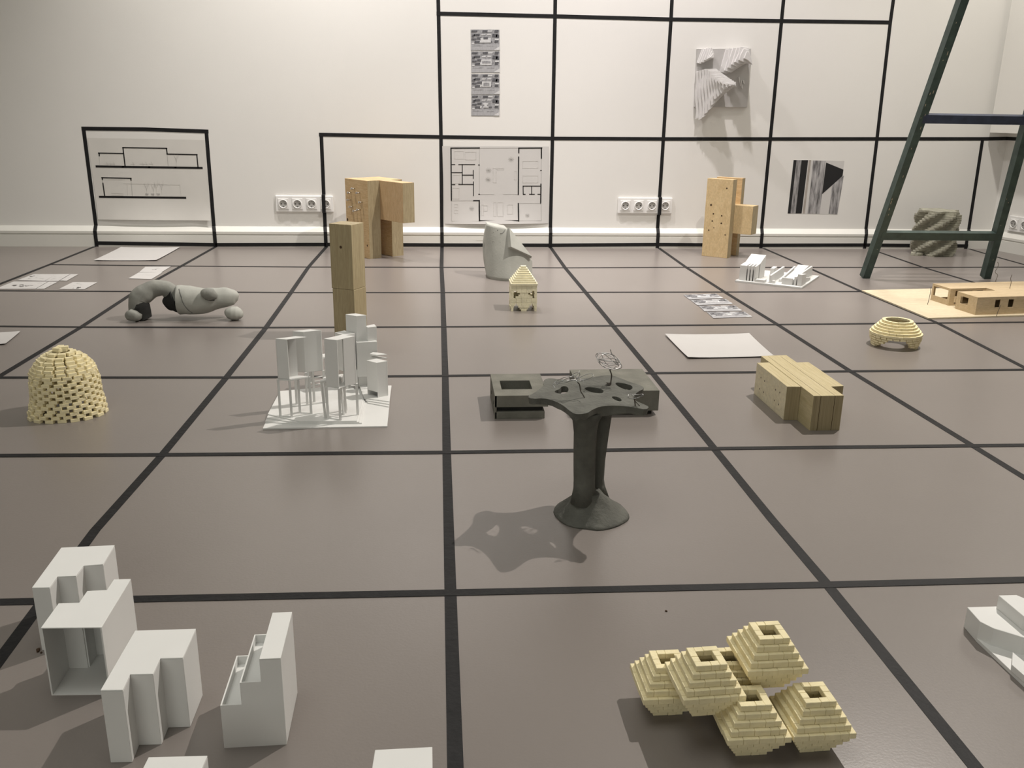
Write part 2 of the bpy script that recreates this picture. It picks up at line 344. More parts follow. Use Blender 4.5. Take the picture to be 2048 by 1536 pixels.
# ------------------------------------------------------------------ sheets on the wall
def sheet(name, corners, disp, nu=14, nv=18, base=.0006):
    """corners TL,TR,BR,BL in photo points; disp(u,v) lift off the wall; returns mesh builder and mapping of photo points onto the lifted sheet"""
    TL, TR, BR, BL = [wl(*c) for c in corners]; mb = MB()
    def P(u, v):
        p = (TL*(1-u)+TR*u)*(1-v)+(BL*(1-u)+BR*u)*v; p.y = -base-disp(u, v); return p
    vs = [P(i/nu, j/nv) for j in range(nv+1) for i in range(nu+1)]; W = nu+1
    fs = [(j*W+i, (j+1)*W+i, (j+1)*W+i+1, j*W+i+1) for j in range(nv) for i in range(nu)]
    k = len(vs); n = k
    vs2 = [v+Vector((0, .0003, 0)) for v in vs]
    mb.add(vs+vs2, fs+[tuple(n+i for i in f[::-1]) for f in fs], 0, True)
    def q(px, py):
        p = wl(px, py); v = 0.5; u = .5
        for _ in range(6):
            l = TL*(1-v)+BL*v; r = TR*(1-v)+BR*v; u = (p.x-l.x)/(r.x-l.x)
            a = TL*(1-u)+TR*u; b = BL*(1-u)+BR*u; v = (p.z-a.z)/(b.z-a.z)
        p.y = -base-disp(min(1, max(0, u)), min(1, max(0, v)))-.0005; return p
    return mb, q
def ink(mb, q, k, segs, wd, m, split=1):
    for a, b, c, d in segs:
        for i in range(split):
            t0, t1 = i/split, (i+1)/split
            p0 = q(*k(a+(c-a)*t0, b+(d-b)*t0)); p1 = q(*k(a+(c-a)*t1, b+(d-b)*t1)); mb.line(p0, p1, wd, YW, .0003, m, wd/2)
k = crop(170, 260, 6.981)
curl = lambda u, v: .001+.016*max(0, (v-.7)/.3)**2*(.35+.65*math.sin(PI*u))+.012*max(0, (v-.8)/.2)**2*max(0, (u-.85)/.15)
mb, q = sheet('section_drawing', [k(35, 112), k(1672, 140), k(1765, 1258), k(190, 1247)], curl)
ink(mb, q, k, [(165, 508, 1630, 530)], .0104, 1, 4); ink(mb, q, k, [(212, 932, 1400, 946)], .0104, 1, 4)
ink(mb, q, k, [(192, 322, 535, 328), (200, 322, 202, 358), (530, 245, 1142, 256), (532, 245, 562, 505), (1138, 256, 1150, 336), (1148, 336, 1565, 344), (1562, 344, 1580, 525),
               (238, 665, 645, 675), (242, 668, 246, 690), (640, 675, 645, 700), (252, 742, 278, 925)], .0056, 1)
ink(mb, q, k, [(1150, 340, 1165, 500), (645, 700, 665, 920), (245, 690, 252, 742)], .0018, 2)
ink(mb, q, k, [(540, 745, 1325, 765), (1325, 765, 1345, 920), (200, 360, 210, 495), (370, 880, 540, 885), (375, 905, 540, 910), (590, 750, 600, 920), (270, 690, 560, 692)], .0012, 3)
for cx, cy in ((865, 800), (1000, 790), (1075, 790), (1280, 400), (960, 810)):
    ink(mb, q, k, [(cx, cy+110, cx, cy-40), (cx, cy+40, cx-28, cy-30), (cx, cy+20, cx+30, cy-50), (cx-15, cy, cx-35, cy-60), (cx+12, cy-10, cx+18, cy-85)], .0010, 3)
for cx in (865, 945, 1025): ink(mb, q, k, [(cx-20, 890, cx+20, 892), (cx-15, 905, cx+15, 906)], .0030, 2)
for cx in (300, 350, 400, 670, 800, 850, 930): ink(mb, q, k, [(cx-35, 470, cx+30, 474), (cx, 440, cx+15, 492)], .0010, 3)
tag(mb.build('section_drawing', [M_TRACE, M_INK, M_INK2, M_INK3]), 'sheet with two black building section drawings inside the small taped square on the wall', 'drawing')
k = crop(860, 30, 3.268)
curl2 = lambda u, v: .0012+.016*max(0, (v-.68)/.32)**2*math.sin(PI*min(1, max(0, u)))**.7
mb, q = sheet('floor_plan', [k(80, 857), k(778, 860), k(774, 1362), k(95, 1364)], curl2)
ink(mb, q, k, [(137, 870, 322, 869), (137, 870, 140, 1213), (580, 870, 730, 869), (728, 869, 728, 935), (580, 870, 580, 900), (579, 928, 577, 1172), (577, 1232, 578, 1345), (322, 1343, 578, 1343),
               (322, 1212, 323, 1343), (286, 1213, 322, 1213), (725, 1105, 723, 1230)], .0062, 1)
ink(mb, q, k, [(140, 977, 162, 977), (188, 977, 292, 977), (211, 977, 211, 1107), (140, 1030, 211, 1030), (211, 1046, 283, 1046), (283, 1015, 283, 1067), (188, 1107, 284, 1107), (143, 1108, 162, 1108), (284, 1090, 284, 1180),
               (608, 1118, 723, 1118), (608, 1118, 609, 1172), (664, 1118, 664, 1172), (609, 1171, 622, 1171), (650, 1171, 682, 1171), (705, 1171, 722, 1171), (317, 980, 323, 980), (318, 1171, 324, 1171), (722, 1016, 728, 1016)], .0042, 1)
ink(mb, q, k, [(322, 870, 323, 1172), (323, 1171, 420, 1171), (480, 1171, 577, 1171), (141, 1213, 286, 1213), (140, 1213, 140, 1346), (140, 1346, 322, 1346), (580, 1230, 725, 1230), (726, 1230, 727, 1343), (578, 1343, 727, 1343), (322, 870, 580, 868), (728, 935, 726, 1105)], .0013, 2)
for cx, cy, r in ((530, 943, 18), (383, 1015, 18), (380, 1075, 18), (272, 1265, 16), (636, 1310, 14)):
    ink(mb, q, k, [(cx-r*math.cos(a), cy-r*math.sin(a), cx+r*math.cos(a), cy+r*math.sin(a)) for a in [i*PI/5 for i in range(5)]], .0012, 2)
for x0, y0, x1, y1 in ((412, 1000, 432, 1095), (438, 1000, 480, 1010), (605, 955, 705, 1000), (605, 1050, 705, 1095), (150, 1045, 195, 1100), (148, 1130, 190, 1200), (335, 1240, 350, 1310), (350, 1245, 375, 1280), (505, 1240, 540, 1300), (440, 1225, 478, 1315), (415, 1225, 432, 1315), (160, 890, 220, 940), (230, 895, 300, 945), (550, 1020, 565, 1075), (160, 1237, 182, 1257), (160, 1275, 182, 1295)):
    ink(mb, q, k, [(x0, y0, x1, y0), (x1, y0, x1, y1), (x1, y1, x0, y1), (x0, y1, x0, y0)], .0010, 3)
tag(mb.build('floor_plan', [M_PAPER, M_INK, M_INK2, M_INK3]), 'printed house floor plan with thick black walls, curling at its bottom edge', 'drawing')
# aerial photo prints: one picture in four versions (white house in the middle differs)
def photo(mb, P, house):
    """P(u,v)->point on the print (u right, v down), one layer above another"""
    def patch(u0, v0, u1, v1, m, sk=0, lift=1): mb.quad(P(u0+sk, v0, lift), P(u1+sk, v0, lift), P(u1, v1, lift), P(u0, v1, lift), m)
    patch(.0, .70, 1, .98, 3)
    for a in ((.02, .04, .22, .12, 1), (.40, .03, .58, .13, 1), (.58, .04, .74, .10, 2), (.82, .02, .95, .14, 1), (.03, .24, .13, .36, 1), (.10, .20, .30, .30, 1), (.02, .42, .18, .50, 1),
              (.20, .36, .36, .46, 1), (.36, .22, .5, .27, 2), (.56, .20, .70, .26, 2), (.74, .20, .92, .36, 1), (.86, .24, .97, .42, 1), (.83, .42, .97, .50, 2), (.82, .52, .94, .62, 1), (.12, .54, .30, .64, 1), (.30, .52, .36, .62, 2), (.62, .55, .72, .62, 1), (.02, .62, .12, .68, 2), (.05, .74, .4, .78, 0), (.55, .76, .8, .80, 0)):
        patch(*a, sk=.02, lift=2)
    mb.add([P(.78, .98, 3), P(1, .98, 3), P(1, .80, 3)], [(0, 1, 2)], 2)
    for j_, h in enumerate(house): patch(*h, lift=3+j_)
houses = [[(.34, .40, .70, .62, 2), (.44, .36, .60, .46, 1)], [(.35, .38, .72, .64, 2), (.38, .44, .68, .56, 0)], [(.38, .36, .70, .62, 2), (.43, .42, .64, .58, 0)], [(.42, .38, .60, .46, 2), (.42, .54, .60, .60, 2), (.46, .44, .56, .56, 2)]]
pq = [[(265, 95), (453, 96), (455, 232), (267, 234)], [(268, 238), (455, 237), (455, 377), (270, 378)], [(269, 385), (453, 387), (455, 519), (270, 521)], [(270, 523), (454, 524), (453, 660), (270, 659)]]
plab = ['top one of the four grey aerial photo prints on the wall', 'second from top of the four grey aerial photo prints on the wall', 'third from top of the four grey aerial photo prints on the wall', 'bottom one of the four grey aerial photo prints on the wall']
for i in range(4):
    c = [wl(*k(*p)) for p in pq[i]]; mb = MB()
    def Pw(u, v, l=0): p = (c[0]*(1-u)+c[1]*u)*(1-v)+(c[3]*(1-u)+c[2]*u)*v; p.y = -.0008-.0004*l-.0002*i; return p
    a = [Pw(0, 1), Pw(1, 1), Pw(1, 0), Pw(0, 0)]; mb.hexa([x+Vector((0, .0006, 0)) for x in a], a)
    # photo() patches wind TL,TR,BR,BL: flip to face the viewer
    Pf = lambda u, v, l=0: Pw(u, v, l)
    photo(mb, Pf, houses[i]); tag(mb.build('photo_print', [M_PH0, M_PH1, M_PH2, M_PH3]), plab[i], 'photo', 'aerial photo prints in a column on the wall')
# striped black and grey print
k = crop(1560, 300, 10.97); mb = MB()
c = [wl(*k(*p)) for p in ((298, 218), (1412, 240), (1255, 1415), (165, 1392))]
a = [Vector((p.x, -.0006, p.z)) for p in (c[3], c[2], c[1], c[0])]; mb.hexa([x+Vector((0, .0005, 0)) for x in a], a)
def pp(poly, m, l=1): mb.add([Vector((wl(*k(*p)).x, -.0006-.0003*l, wl(*k(*p)).z)) for p in poly], [tuple(range(len(poly)))], m)
pp([(298, 220), (362, 222), (228, 1392), (167, 1392)], 1); pp([(362, 222), (472, 222), (340, 1392), (228, 1392)], 2); pp([(472, 222), (617, 222), (473, 1392), (340, 1392)], 1)
pp([(635, 222), (682, 222), (540, 1395), (495, 1395)], 3); pp([(728, 228), (1000, 238), (870, 1400), (600, 1395)], 2)
pp([(1010, 275), (1390, 430), (1370, 570), (920, 970)], 1, 2); pp([(1140, 770), (1330, 610), (1400, 560), (1255, 1412), (1065, 1400)], 2)
tag(mb.build('striped_print', [M_PAPER, M_PNT2, M_PNT1, M_PNT3]), 'square black, grey and white striped print on the wall right of the wooden tower', 'print')
# ------------------------------------------------------------------ wall relief
k = crop(1340, 60, 6.4)
t = thing('wall_relief', 'grey square wall relief with three terraced white plaster hills', 'relief', (1.49, -.01, .88))
mb = MB(); c = [wl(*k(*p), -.02) for p in ((350, 240), (1040, 236), (990, 990), (315, 985))]
fr = [Vector((p.x, -.02, p.z)) for p in (c[3], c[2], c[1], c[0])]; mb.hexa([v+Vector((0, .0195, 0)) for v in fr], fr)
M_REL = mat('relief_board', (.50, .485, .47), .75, .25, .06, 20)
mb.build('panel', M_REL, t, .001)
def hill(layers, d0, d1):
    mb = MB(); n = len(layers)
    for i, poly in enumerate(layers):
        ya, yb = -d0-(d1-d0)*i/n, -d0-(d1-d0)*(i+1)/n+.0008
        f = [wl(*k(*p), yb) for p in poly]; b = [Vector((v.x, ya-.0005, v.z)) for v in f]
        if (f[1]-f[0]).cross(f[2]-f[1]).y > 0: f, b = f[::-1], b[::-1]
        mb.hexa(b, f)
    mb.build('terraced_hill', M_FOAM, t, .0012)
lt = [(332, 540), (370, 520), (405, 510), (445, 500), (480, 500), (510, 530), (540, 575), (575, 600), (610, 630), (645, 655), (690, 685), (740, 690), (790, 695)]
lb = [(330, 1140), (370, 1150), (415, 1120), (445, 1072), (490, 1028), (530, 965), (570, 890), (612, 855), (655, 815), (690, 770), (735, 745), (775, 725), (815, 710)]
L = []
for i in range(0, 13):
    s_ = i/12; a = lt[i]; b = lb[i]
    tr = (500+(850-500)*min(1, s_+.25), 497+(705-497)*s_); rp = (640+(845-640)*s_, 640+(705-640)*s_); br = (560+(840-560)*s_, 930+(715-930)*s_)
    rb = (b[0]+40*(1-s_)+6, b[1]-20)
    poly = [a, ((a[0]+tr[0])/2, min(a[1], tr[1])-4), (max(tr[0], a[0]+20), tr[1]+15), (max(rp[0]+40*(1-s_), a[0]+35), rp[1]+20), (max(br[0], b[0]+25), br[1]), rb, b]
    for q_ in (.85, .7, .55, .4, .25, .12): poly.append((a[0]+(b[0]-a[0])*q_+9*math.sin(q_*9+i*.5), a[1]+(b[1]-a[1])*q_))
    L.append(poly)
hill(L, .018, .155)
tp = [(720, 245), (762, 232), (810, 225), (860, 222), (905, 212), (945, 240), (985, 272)]; bt = [(640, 535), (700, 520), (745, 480), (790, 440), (830, 410), (885, 385), (950, 362)]
L = []
for i in range(7):
    s_ = i/6; a, b = tp[i], bt[i]
    L.append([a, (min(1010, a[0]+120), a[1]+10), (1010+40*s_, 330+60*s_), (1000+55*s_, 385+60*s_), (b[0]+90-40*s_, b[1]+25), b, ((a[0]+b[0])/2+10*math.sin(i*2.1), (a[1]+b[1])/2)])
hill(L, .018, .13)
tp = [(412, 245), (440, 235), (465, 228), (495, 222), (522, 222), (540, 265), (555, 295)]; bt = [(345, 420), (362, 425), (400, 410), (440, 385), (472, 372), (490, 360), (510, 352)]
hill([[tp[i], (tp[i][0]+40-4*i, tp[i][1]+12), (555+1*i, 300+3*i), (560+i, 355), (bt[i][0]+30, bt[i][1]+8), bt[i]] for i in range(7)], .018, .085)
mb = MB()
for i, (a, b) in enumerate((((880, 600), (900, 720)), ((905, 640), (920, 750)), ((928, 645), (938, 690)))):
    p, q_ = wl(*k(*a), -.021), wl(*k(*b), -.021); mb.line(p, q_, .006, YW, .006+.004*i)
mb.build('small_ridge', M_FOAM, t, .001)
# ------------------------------------------------------------------ ladder
fL = Vector((1.9399, -.935, 0)); fR = Vector((2.5102, -.9484, 0)); KY, KT = .27, .08
t = thing('step_ladder', 'paint-worn dark green wooden ladder frame leaning towards the viewer at right', 'ladder', (2.225, -.94, 0))
def lp(side, h): b = fL if side < 0 else fR; return b+Vector((-side*KT, -KY, 1))*h
dn = Vector((0, -1, -KY)).normalized()
random.seed(3)
for sd in (-1, 1):
    ax = (lp(sd, 1)-lp(sd, 0)); mb = MB(); a = Vector((1, 0, 0))*.033; b = dn*.038
    mb.obox(lp(sd, 0)-a/2-b/2+Vector((0, 0, .006)), a, b, ax*1.62)
    for i in range(18 if sd < 0 else 8):
        h = random.uniform(.05, 1.1); p = lp(sd, h)+dn*.0192+Vector((random.uniform(-.013, .004), 0, 0)); s_ = random.uniform(.001, .003)
        mb.line(p, p+Vector((-sd*KT, -KY, 1))*s_*random.uniform(1, 5), s_, dn, .0004, 1)
    mb.build('rail', [M_LAD, M_CHIP], t)
for h, mt in ((.203, M_LAD), (.703, M_LADB), (1.2, M_LAD), (1.55, M_LAD)):
    a, b = lp(-1, h), lp(1, h); hh = .034 if h < 1 else .04
    mb = MB(); mb.obox(a-dn*.014-Vector((0, 0, hh/2)), b-a, dn*.028, Vector((0, -KY, 1))*hh)
    for i in range(7):
        p = a.lerp(b, random.uniform(.08, .92))+dn*.0142+Vector((0, 0, random.uniform(-.012, .012))); s_ = random.uniform(.001, .003); mb.line(p, p+Vector((0, 0, s_*1.5)), s_, dn, .0004, 1)
    mb.build('rung', [mt, M_CHIP], t)
# ------------------------------------------------------------------ wooden tower with bolts
def tower_frame(B, n, d): return Vector(B), Vector(n).normalized(), Vector(d).normalized()
ang = math.radians(127); d_ = Vector((math.cos(ang), math.sin(ang), 0)); n_ = Vector((math.cos(ang-PI/2), math.sin(ang-PI/2), 0))
B = fl(739.8, 518.1); H = .376; Z = Vector((0, 0, 1))
t = thing('timber_tower', 'pine tower with a high cross beam and a ring of steel bolts', 'wooden sculpture', B)
mb = MB(); mb.obox(B, d_*.205, n_*.068, Z*H); mb.add([B-d_*.0004+n_*x+Z*z for x, z in ((.0, .0), (.068, 0), (.068, H), (0, H))], [(0, 1, 2, 3)], 1)
for (px, py, r) in ((crop(660, 340, 8.084)(603, 1222)+(.0045,)), (crop(660, 340, 8.084)(285, 800)+(.0065,))):
    c = pl(px, py, B, n_)-n_*.0004; mb.add([c+d_*(r*math.cos(a))+Z*(r*1.2*math.sin(a)) for a in [i*PI/5 for i in range(10)]], [tuple(range(10))], 2)
mb.build('front_slab', [M_PINE_H, M_PINE_V, M_KNOT], t, .001)
mb = MB(); o2 = B+n_*.134; mb.obox(o2, d_*.205, n_*.066, Z*H); mb.add([o2-d_*.0004+n_*x+Z*z for x, z in ((.0, .0), (.066, 0), (.066, H), (0, H))], [(0, 1, 2, 3)], 1)
mb.build('back_slab', [M_PINE_H, M_PINE_V], t, .001)
mb = MB(); o2 = B+n_*.0685-d_*.195+Z*.189; mb.obox(o2, d_*.395, n_*.065, Z*(H-.189)); mb.add([o2-d_*.0004+n_*x+Z*z for x, z in ((.0, .0), (.065, 0), (.065, H-.189), (0, H-.189))], [(0, 1, 2, 3)], 1)
M_PINE_B = wood('pine_beam', (.66, .44, .24), (.76, .55, .32), (20, 20, 3), 5, 5)
mb.build('cross_beam', [M_PINE_B, M_PINE_V], t, .001)
kk = crop(660, 340, 8.084)
for a in ((400, 300), (342, 365), (482, 368), (335, 480), (522, 520), (368, 595), (432, 660), (490, 640)):
    c = pl(*kk(*a), B, n_); mb = MB(); mb.tube([c+n_*.002, c-n_*.016], .0028, 8); 
    mb.tube([c-n_*.0145, c-n_*.0175, c-n_*.021, c-n_*.022], [.0055, .0058, .0055, .003], 6, smooth=False)
    mb.build('bolt', M_METAL, t)
# ------------------------------------------------------------------ tall column of two pieces
base = fl(669.2, 674); TL_ = fl(655.4, 446.9, .3645); k = crop(630, 430, 5.908); H = .3645
front = fl(*k(410, 118), H); right = fl(*k(580, 90), H); e1 = front-TL_; e2 = right-front; e1.z = e2.z = 0
e2 = Vector((-e1.y, e1.x, 0)).normalized()*e2.length
b0 = Vector((base.x, base.y, 0)); quad = [b0, b0+e1, b0+e1+e2, b0+e2]
t = thing('timber_column', 'tall square column of two stacked timber pieces behind the white city model', 'wooden sculpture', (b0.x, b0.y, 0))
mb = MB(); mb.prism(quad, 0, .160); mb.build('lower_block', M_COL, t, .0015)
cc = sum(quad, Vector())/4; q2 = [cc+(p-cc)*1.012+Vector((-.0015, .001, 0)) for p in quad]
mb = MB(); mb.prism(q2, .1603, H)
c = pl(*k(305, 380), q2[0], Vector((e1.y, -e1.x, 0))); e1n = e1.normalized(); nf = Vector((e1.y, -e1.x, 0)).normalized()
if nf.y > 0: nf = -nf
c = c+nf*.0008; f_ = [c+e1n*(.0046*math.cos(a))+Z*(.0046*math.sin(a)) for a in [i*PI/6 for i in range(12)]]
mb.add(f_, [tuple(range(12))], 1)
mb.build('upper_block', [M_COL, M_KNOT], t, .0015)
# ------------------------------------------------------------------ right tower
n_ = Vector((.64, .768, 0)); d_ = Vector((.768, -.64, 0)); b1 = Vector((1.4717, -.3813, 0)); Wd = .139; H = .394
t = thing('timber_tower', 'pine tower with a low cross beam poking out and screw holes', 'wooden sculpture', b1)
mb = MB(); mb.obox(b1, -d_*Wd, n_*.048, Z*H); mb.add([b1+d_*.0004+n_*x+Z*z for x, z in ((.0, 0), (.048, 0), (.048, H), (0, H))], [(0, 1, 2, 3)], 1)
kk = crop(1390, 340, 8.086)
for a, b, r in ((515, 297, .0042), (260, 565, .0055), (298, 708, .0042), (432, 740, .0042), (280, 825, .0042), (425, 862, .0045), (222, 972, .0038), (488, 1050, .0036), (305, 935, .0026)):
    c = pl(*kk(a, b), b1, n_)-n_*.0005; mb.add([c+d_*(r*math.cos(x))+Z*(r*math.sin(x)) for x in [i*PI/5 for i in range(10)]], [tuple(range(10))], 2)
mb.build('front_slab', [M_PLY, M_PINE_V, M_KNOT], t, .001)
mb = MB(); o2 = b1+n_*.121; mb.obox(o2, -d_*Wd, n_*.038, Z*(H+.001)); mb.add([o2+d_*.0004+n_*x+Z*z for x, z in ((.0, 0), (.038, 0), (.038, H), (0, H))], [(0, 1, 2, 3)], 1)
mb.build('back_slab', [M_PINE_H, M_PINE_V], t, .001)
mb = MB(); o2 = b1+n_*.0485+d_*.0965+Z*.123; mb.obox(o2, -d_*.22, n_*.072, Z*.143); mb.add([o2+d_*.0004+n_*x+Z*z for x, z in ((.0, 0), (.072, 0), (.072, .143), (0, .143))], [(0, 1, 2, 3)], 1)
mb.build('cross_beam', [M_PLY, M_PINE_V], t, .001)
# ------------------------------------------------------------------ stepped wooden block lying on the floor
t = thing('timber_block', 'low stepped block of three laminated wooden slabs lying on the floor', 'wooden sculpture', (.90, -2.73, 0))
HB = .0855
mb = MB(); mb.prism([(.8285, -2.627), (.8285, -2.8375), (.862, -2.8395), (.862, -2.6245)], 0, HB)
k = crop(1480, 620, 5.389)
for a, b in ((228, 728), (267, 765), (213, 850), (257, 886), (385, 860), (431, 890), (371, 975), (418, 1018)):
    c = pl(*k(a, b), (.8285, -2.7, 0), (1, 0, 0)); c.x = .8279; mb.add([c+Vector((0, .0022*math.cos(x), .0025*math.sin(x))) for x in [i*PI/5 for i in range(10)]], [tuple(range(10))], 1)
M_BLKF = wood('block_face_lit', (.88, .78, .54), (.94, .85, .62), (8, 6, 8), 4)  # pale ply face, lightened further in place of light from the left
M_BLKE = wood('laminated_end_grain', (.34, .275, .155), (.46, .38, .23), (60, 60, 1.2), 4)
mb.add([(.829, -2.8379, .0005), (.8617, -2.8399, .0005), (.8617, -2.8399, HB-.0006), (.829, -2.8379, HB-.0006)], [(0, 1, 2, 3)], 2)
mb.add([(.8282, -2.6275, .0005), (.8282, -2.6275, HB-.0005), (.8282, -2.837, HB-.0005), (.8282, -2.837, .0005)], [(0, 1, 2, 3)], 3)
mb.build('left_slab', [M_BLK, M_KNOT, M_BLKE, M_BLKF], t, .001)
mb = MB(); mb.prism([(.8624, -2.563), (.8624, -2.9135), (.935, -2.9135), (.935, -2.557)], 0, HB+.0006)
mb.add([(.863, -2.9139, .0005), (.9345, -2.9139, .0005), (.9345, -2.9139, HB), (.863, -2.9139, HB)], [(0, 1, 2, 3)], 2)
for x in (.8795, .9135):
    mb.obox((x, -2.9142, 0), (.0012, 0, 0), (0, .0006, 0), (0, 0, HB), 1); mb.obox((x, -2.91, HB+.0004), (.0008, 0, 0), (0, .34, 0), (0, 0, .0004), 1)
mb.build('middle_slab', [M_BLK, M_KNOT, M_BLKE], t, .001)
mb = MB(); mb.prism([(.9355, -2.6265), (.9355, -2.8395), (.9702, -2.8355), (.9702, -2.6225)], 0, HB-.0004)
mb.add([(.936, -2.8399, .0005), (.9697, -2.8359, .0005), (.9697, -2.8359, HB-.001), (.936, -2.8399, HB-.001)], [(0, 1, 2, 3)], 1)
mb.build('right_slab', [M_BLK, M_BLKE], t, .001)
# ------------------------------------------------------------------ curved concrete shell
t = thing('concrete_shell', 'pale grey curved concrete shell with a folded triangular flap, standing before the floor plan', 'concrete sculpture', (.30, -.92, 0))
mb = MB(); rings = []
def shell_y(x, z): q_ = max(0, 1-((x-.312)/.112)**2); return -.880-.135*(1-.45*z/.238)*math.sqrt(q_)
for z in list(np.linspace(0, .225, 16))+[.236]:
    s_ = z/.238
    xl = .2118-.016*math.sin(PI*min(1, s_))-.001*s_
    xr = .410 if z < .078 else .410-(.410-.288)*((z-.078)/(.238-.078))
    ring = []
    for i in range(25):
        a = i/24; x = xl+(xr-xl)*(a-.06*math.sin(2*PI*a)); zz = z-(.016*a*max(0, (s_-.8)/.2))
        ring.append(Vector((x, shell_y(x, z), zz)))
    for i in range(7): a = 1-i/6; ring.append(Vector((xl+(xr-xl)*a, -.845, z-(.016*a*max(0, (s_-.8)/.2)))))
    rings.append(ring)
mb.loft(rings, smooth=True)
o = mb.build('body', M_CONCL, t)
k = crop(930, 420, 6.98); random.seed(5)
mb = MB()
def onsh(px, py, lift):
    p = pl(px, py, (0, -.98, 0), (0, 1, 0))
    for _ in range(12): p = pl(px, py, (0, shell_y(p.x, max(0, p.z))-lift, 0), (0, 1, 0))
    return p
A1, A2, A3 = onsh(*k(620, 247), .012), onsh(*k(645, 515), .034), onsh(*k(935, 648), .03)
fr = [A1, A2, A3]; bk = [Vector((A1.x-.009, A1.y+.018, A1.z-.006)), Vector((A2.x-.013, A2.y+.030, A2.z-.008)), Vector((A3.x-.001, A3.y+.018, A3.z-.013))]
mb.hexa(bk, fr); mb.build('flap', M_CONCL, t, .0012)
def onmesh(ob, tt, px, py):
    bpy.context.view_layer.update(); hit = ob.ray_cast(CAM-tt.location, ray(px, py).normalized())
    return (hit[1]+tt.location, hit[2]) if hit[0] else None
for a, b, r in ((455, 283, .0022), (400, 312, .0016), (378, 322, .0013), (392, 440, .0016), (490, 455, .001), (430, 300, .0008)):
    h_ = onmesh(o, t, *k(a, b))
    if h_:
        c, n = h_; u = n.orthogonal().normalized(); v = n.cross(u); mb = MB()
        mb.add([c+n*.0003+(u*math.cos(x)+v*math.sin(x))*r for x in [i*PI/5 for i in range(10)]], [tuple(range(10))]); mb.build('pore', M_CONCD, t)
pts = [h_[0] for h_ in (onmesh(o, t, *k(*a)) for a in [(490, 330), (520, 325), (545, 300), (560, 272), (585, 262), (605, 262)]) if h_]
if len(pts) > 2: mb = MB(); mb.tube(pts, .0013, 5); mb.build('crack', M_CONCD, t)
# ------------------------------------------------------------------ little brick house
t = thing('brick_house', 'tiny cream brick house with stepped pyramid roof and notched openings', 'brick model', (.31, -1.565, 0))
mb = MB(); NC, NR = 18, 14; HW = .0475; ch = .0965/NR; hc = Vector((.310, -1.5645, 0))
holes = {3: (2, 4), 4: (1, 6), 5: (1, 5), 6: (1, 3), 10: (3, 4), 11: (2, 5), 12: (1, 6), 13: (1, 7)}
jit = random.Random(2)
for r in range(NR):
    z = .0965-(r+1)*ch
    for s_ in range(4):
        a = s_*PI/2; ca, sa = math.cos(a), math.sin(a)
        hl = holes.get(r); runs = [(0, NC)]
        if hl: runs = [(0, hl[0]), (hl[1], NC-hl[1]), (NC-hl[0], NC)]
        for x0, x1 in runs:
            X0, X1 = -HW+x0*2*HW/NC, -HW+x1*2*HW/NC; n = max(1, round((X1-X0)/.019)); ox = jit.uniform(-.0006, .0006)
            for i in range(n):
                u0 = X0+(X1-X0)*i/n+.0002; u1 = X0+(X1-X0)*(i+1)/n-.0002; y0 = -HW+ox
                q = [(u0, y0), (u1, y0), (u1, y0+.0085), (u0, y0+.0085)]
                mb.prism([(hc.x+x*ca-y*sa, hc.y+x*sa+y*ca) for x, y in q], z, z+ch-.0002)
mb.build('walls', M_BRICK2, t, .0003, 1)
mb = MB(); NT = 9
for i in range(NT):
    hw = HW+.002-(HW-.008)*i/(NT-1); z = .0965+i*.0072
    mb.box((hc.x, hc.y, z+.0036), (2*hw, 2*hw, .0071))
mb.build('roof', M_BRICK2, t, .0004, 1)
# ------------------------------------------------------------------ brick pyramid cluster
BH, BL_, BD = .0076, .0186, .0086
t = thing('brick_cluster', 'cluster of six joined stepped brick pyramids with square openings, cream coloured, near the front', 'brick model', (.35, -3.93, 0))
def unit(c, z0, rot, seed):
    r_ = random.Random(seed); mb = MB()
    for l in range(9):
        w_ = .0375+.00925*(4-abs(4-l)); z = z0+l*BH; hw = w_/2
        if l == 8: z = z0+8*BH
        for s_ in range(4):
            a = s_*PI/2+rot; ca, sa = math.cos(a), math.sin(a); X0, X1 = -hw, hw-BD; x = X0; first = (l % 2)*BL_/2
            cuts = [X0]; p = X0+(first if first else BL_)
            while p < X1-.004: cuts.append(p); p += BL_
            cuts.append(X1)
            for i in range(len(cuts)-1):
                j = r_.uniform(-.0003, .0003); u0, u1 = cuts[i]+.00015, cuts[i+1]-.00015; y0 = -hw+j
                q = [(u0, y0), (u1, y0), (u1, y0+BD), (u0, y0+BD)]
                mb.prism([(c[0]+x_*ca-y_*sa, c[1]+x_*sa+y_*ca) for x_, y_ in q], z+.0001, z+BH-.0001+r_.uniform(-.0001, .0002))
    return mb.build('brick_pyramid', M_BRICK, t, .00045, 1)
for i, (c, z0) in enumerate((((.3505, -3.9645), 0), ((.4270, -3.963), 0), ((.2715, -3.888), 0), ((.349, -3.887), 0), ((.303, -3.937), .036), ((.387, -3.9095), .050))):
    unit(c, z0, math.radians(1.2 if i in (1, 5) else (2.5 if i == 4 else .6)), i)
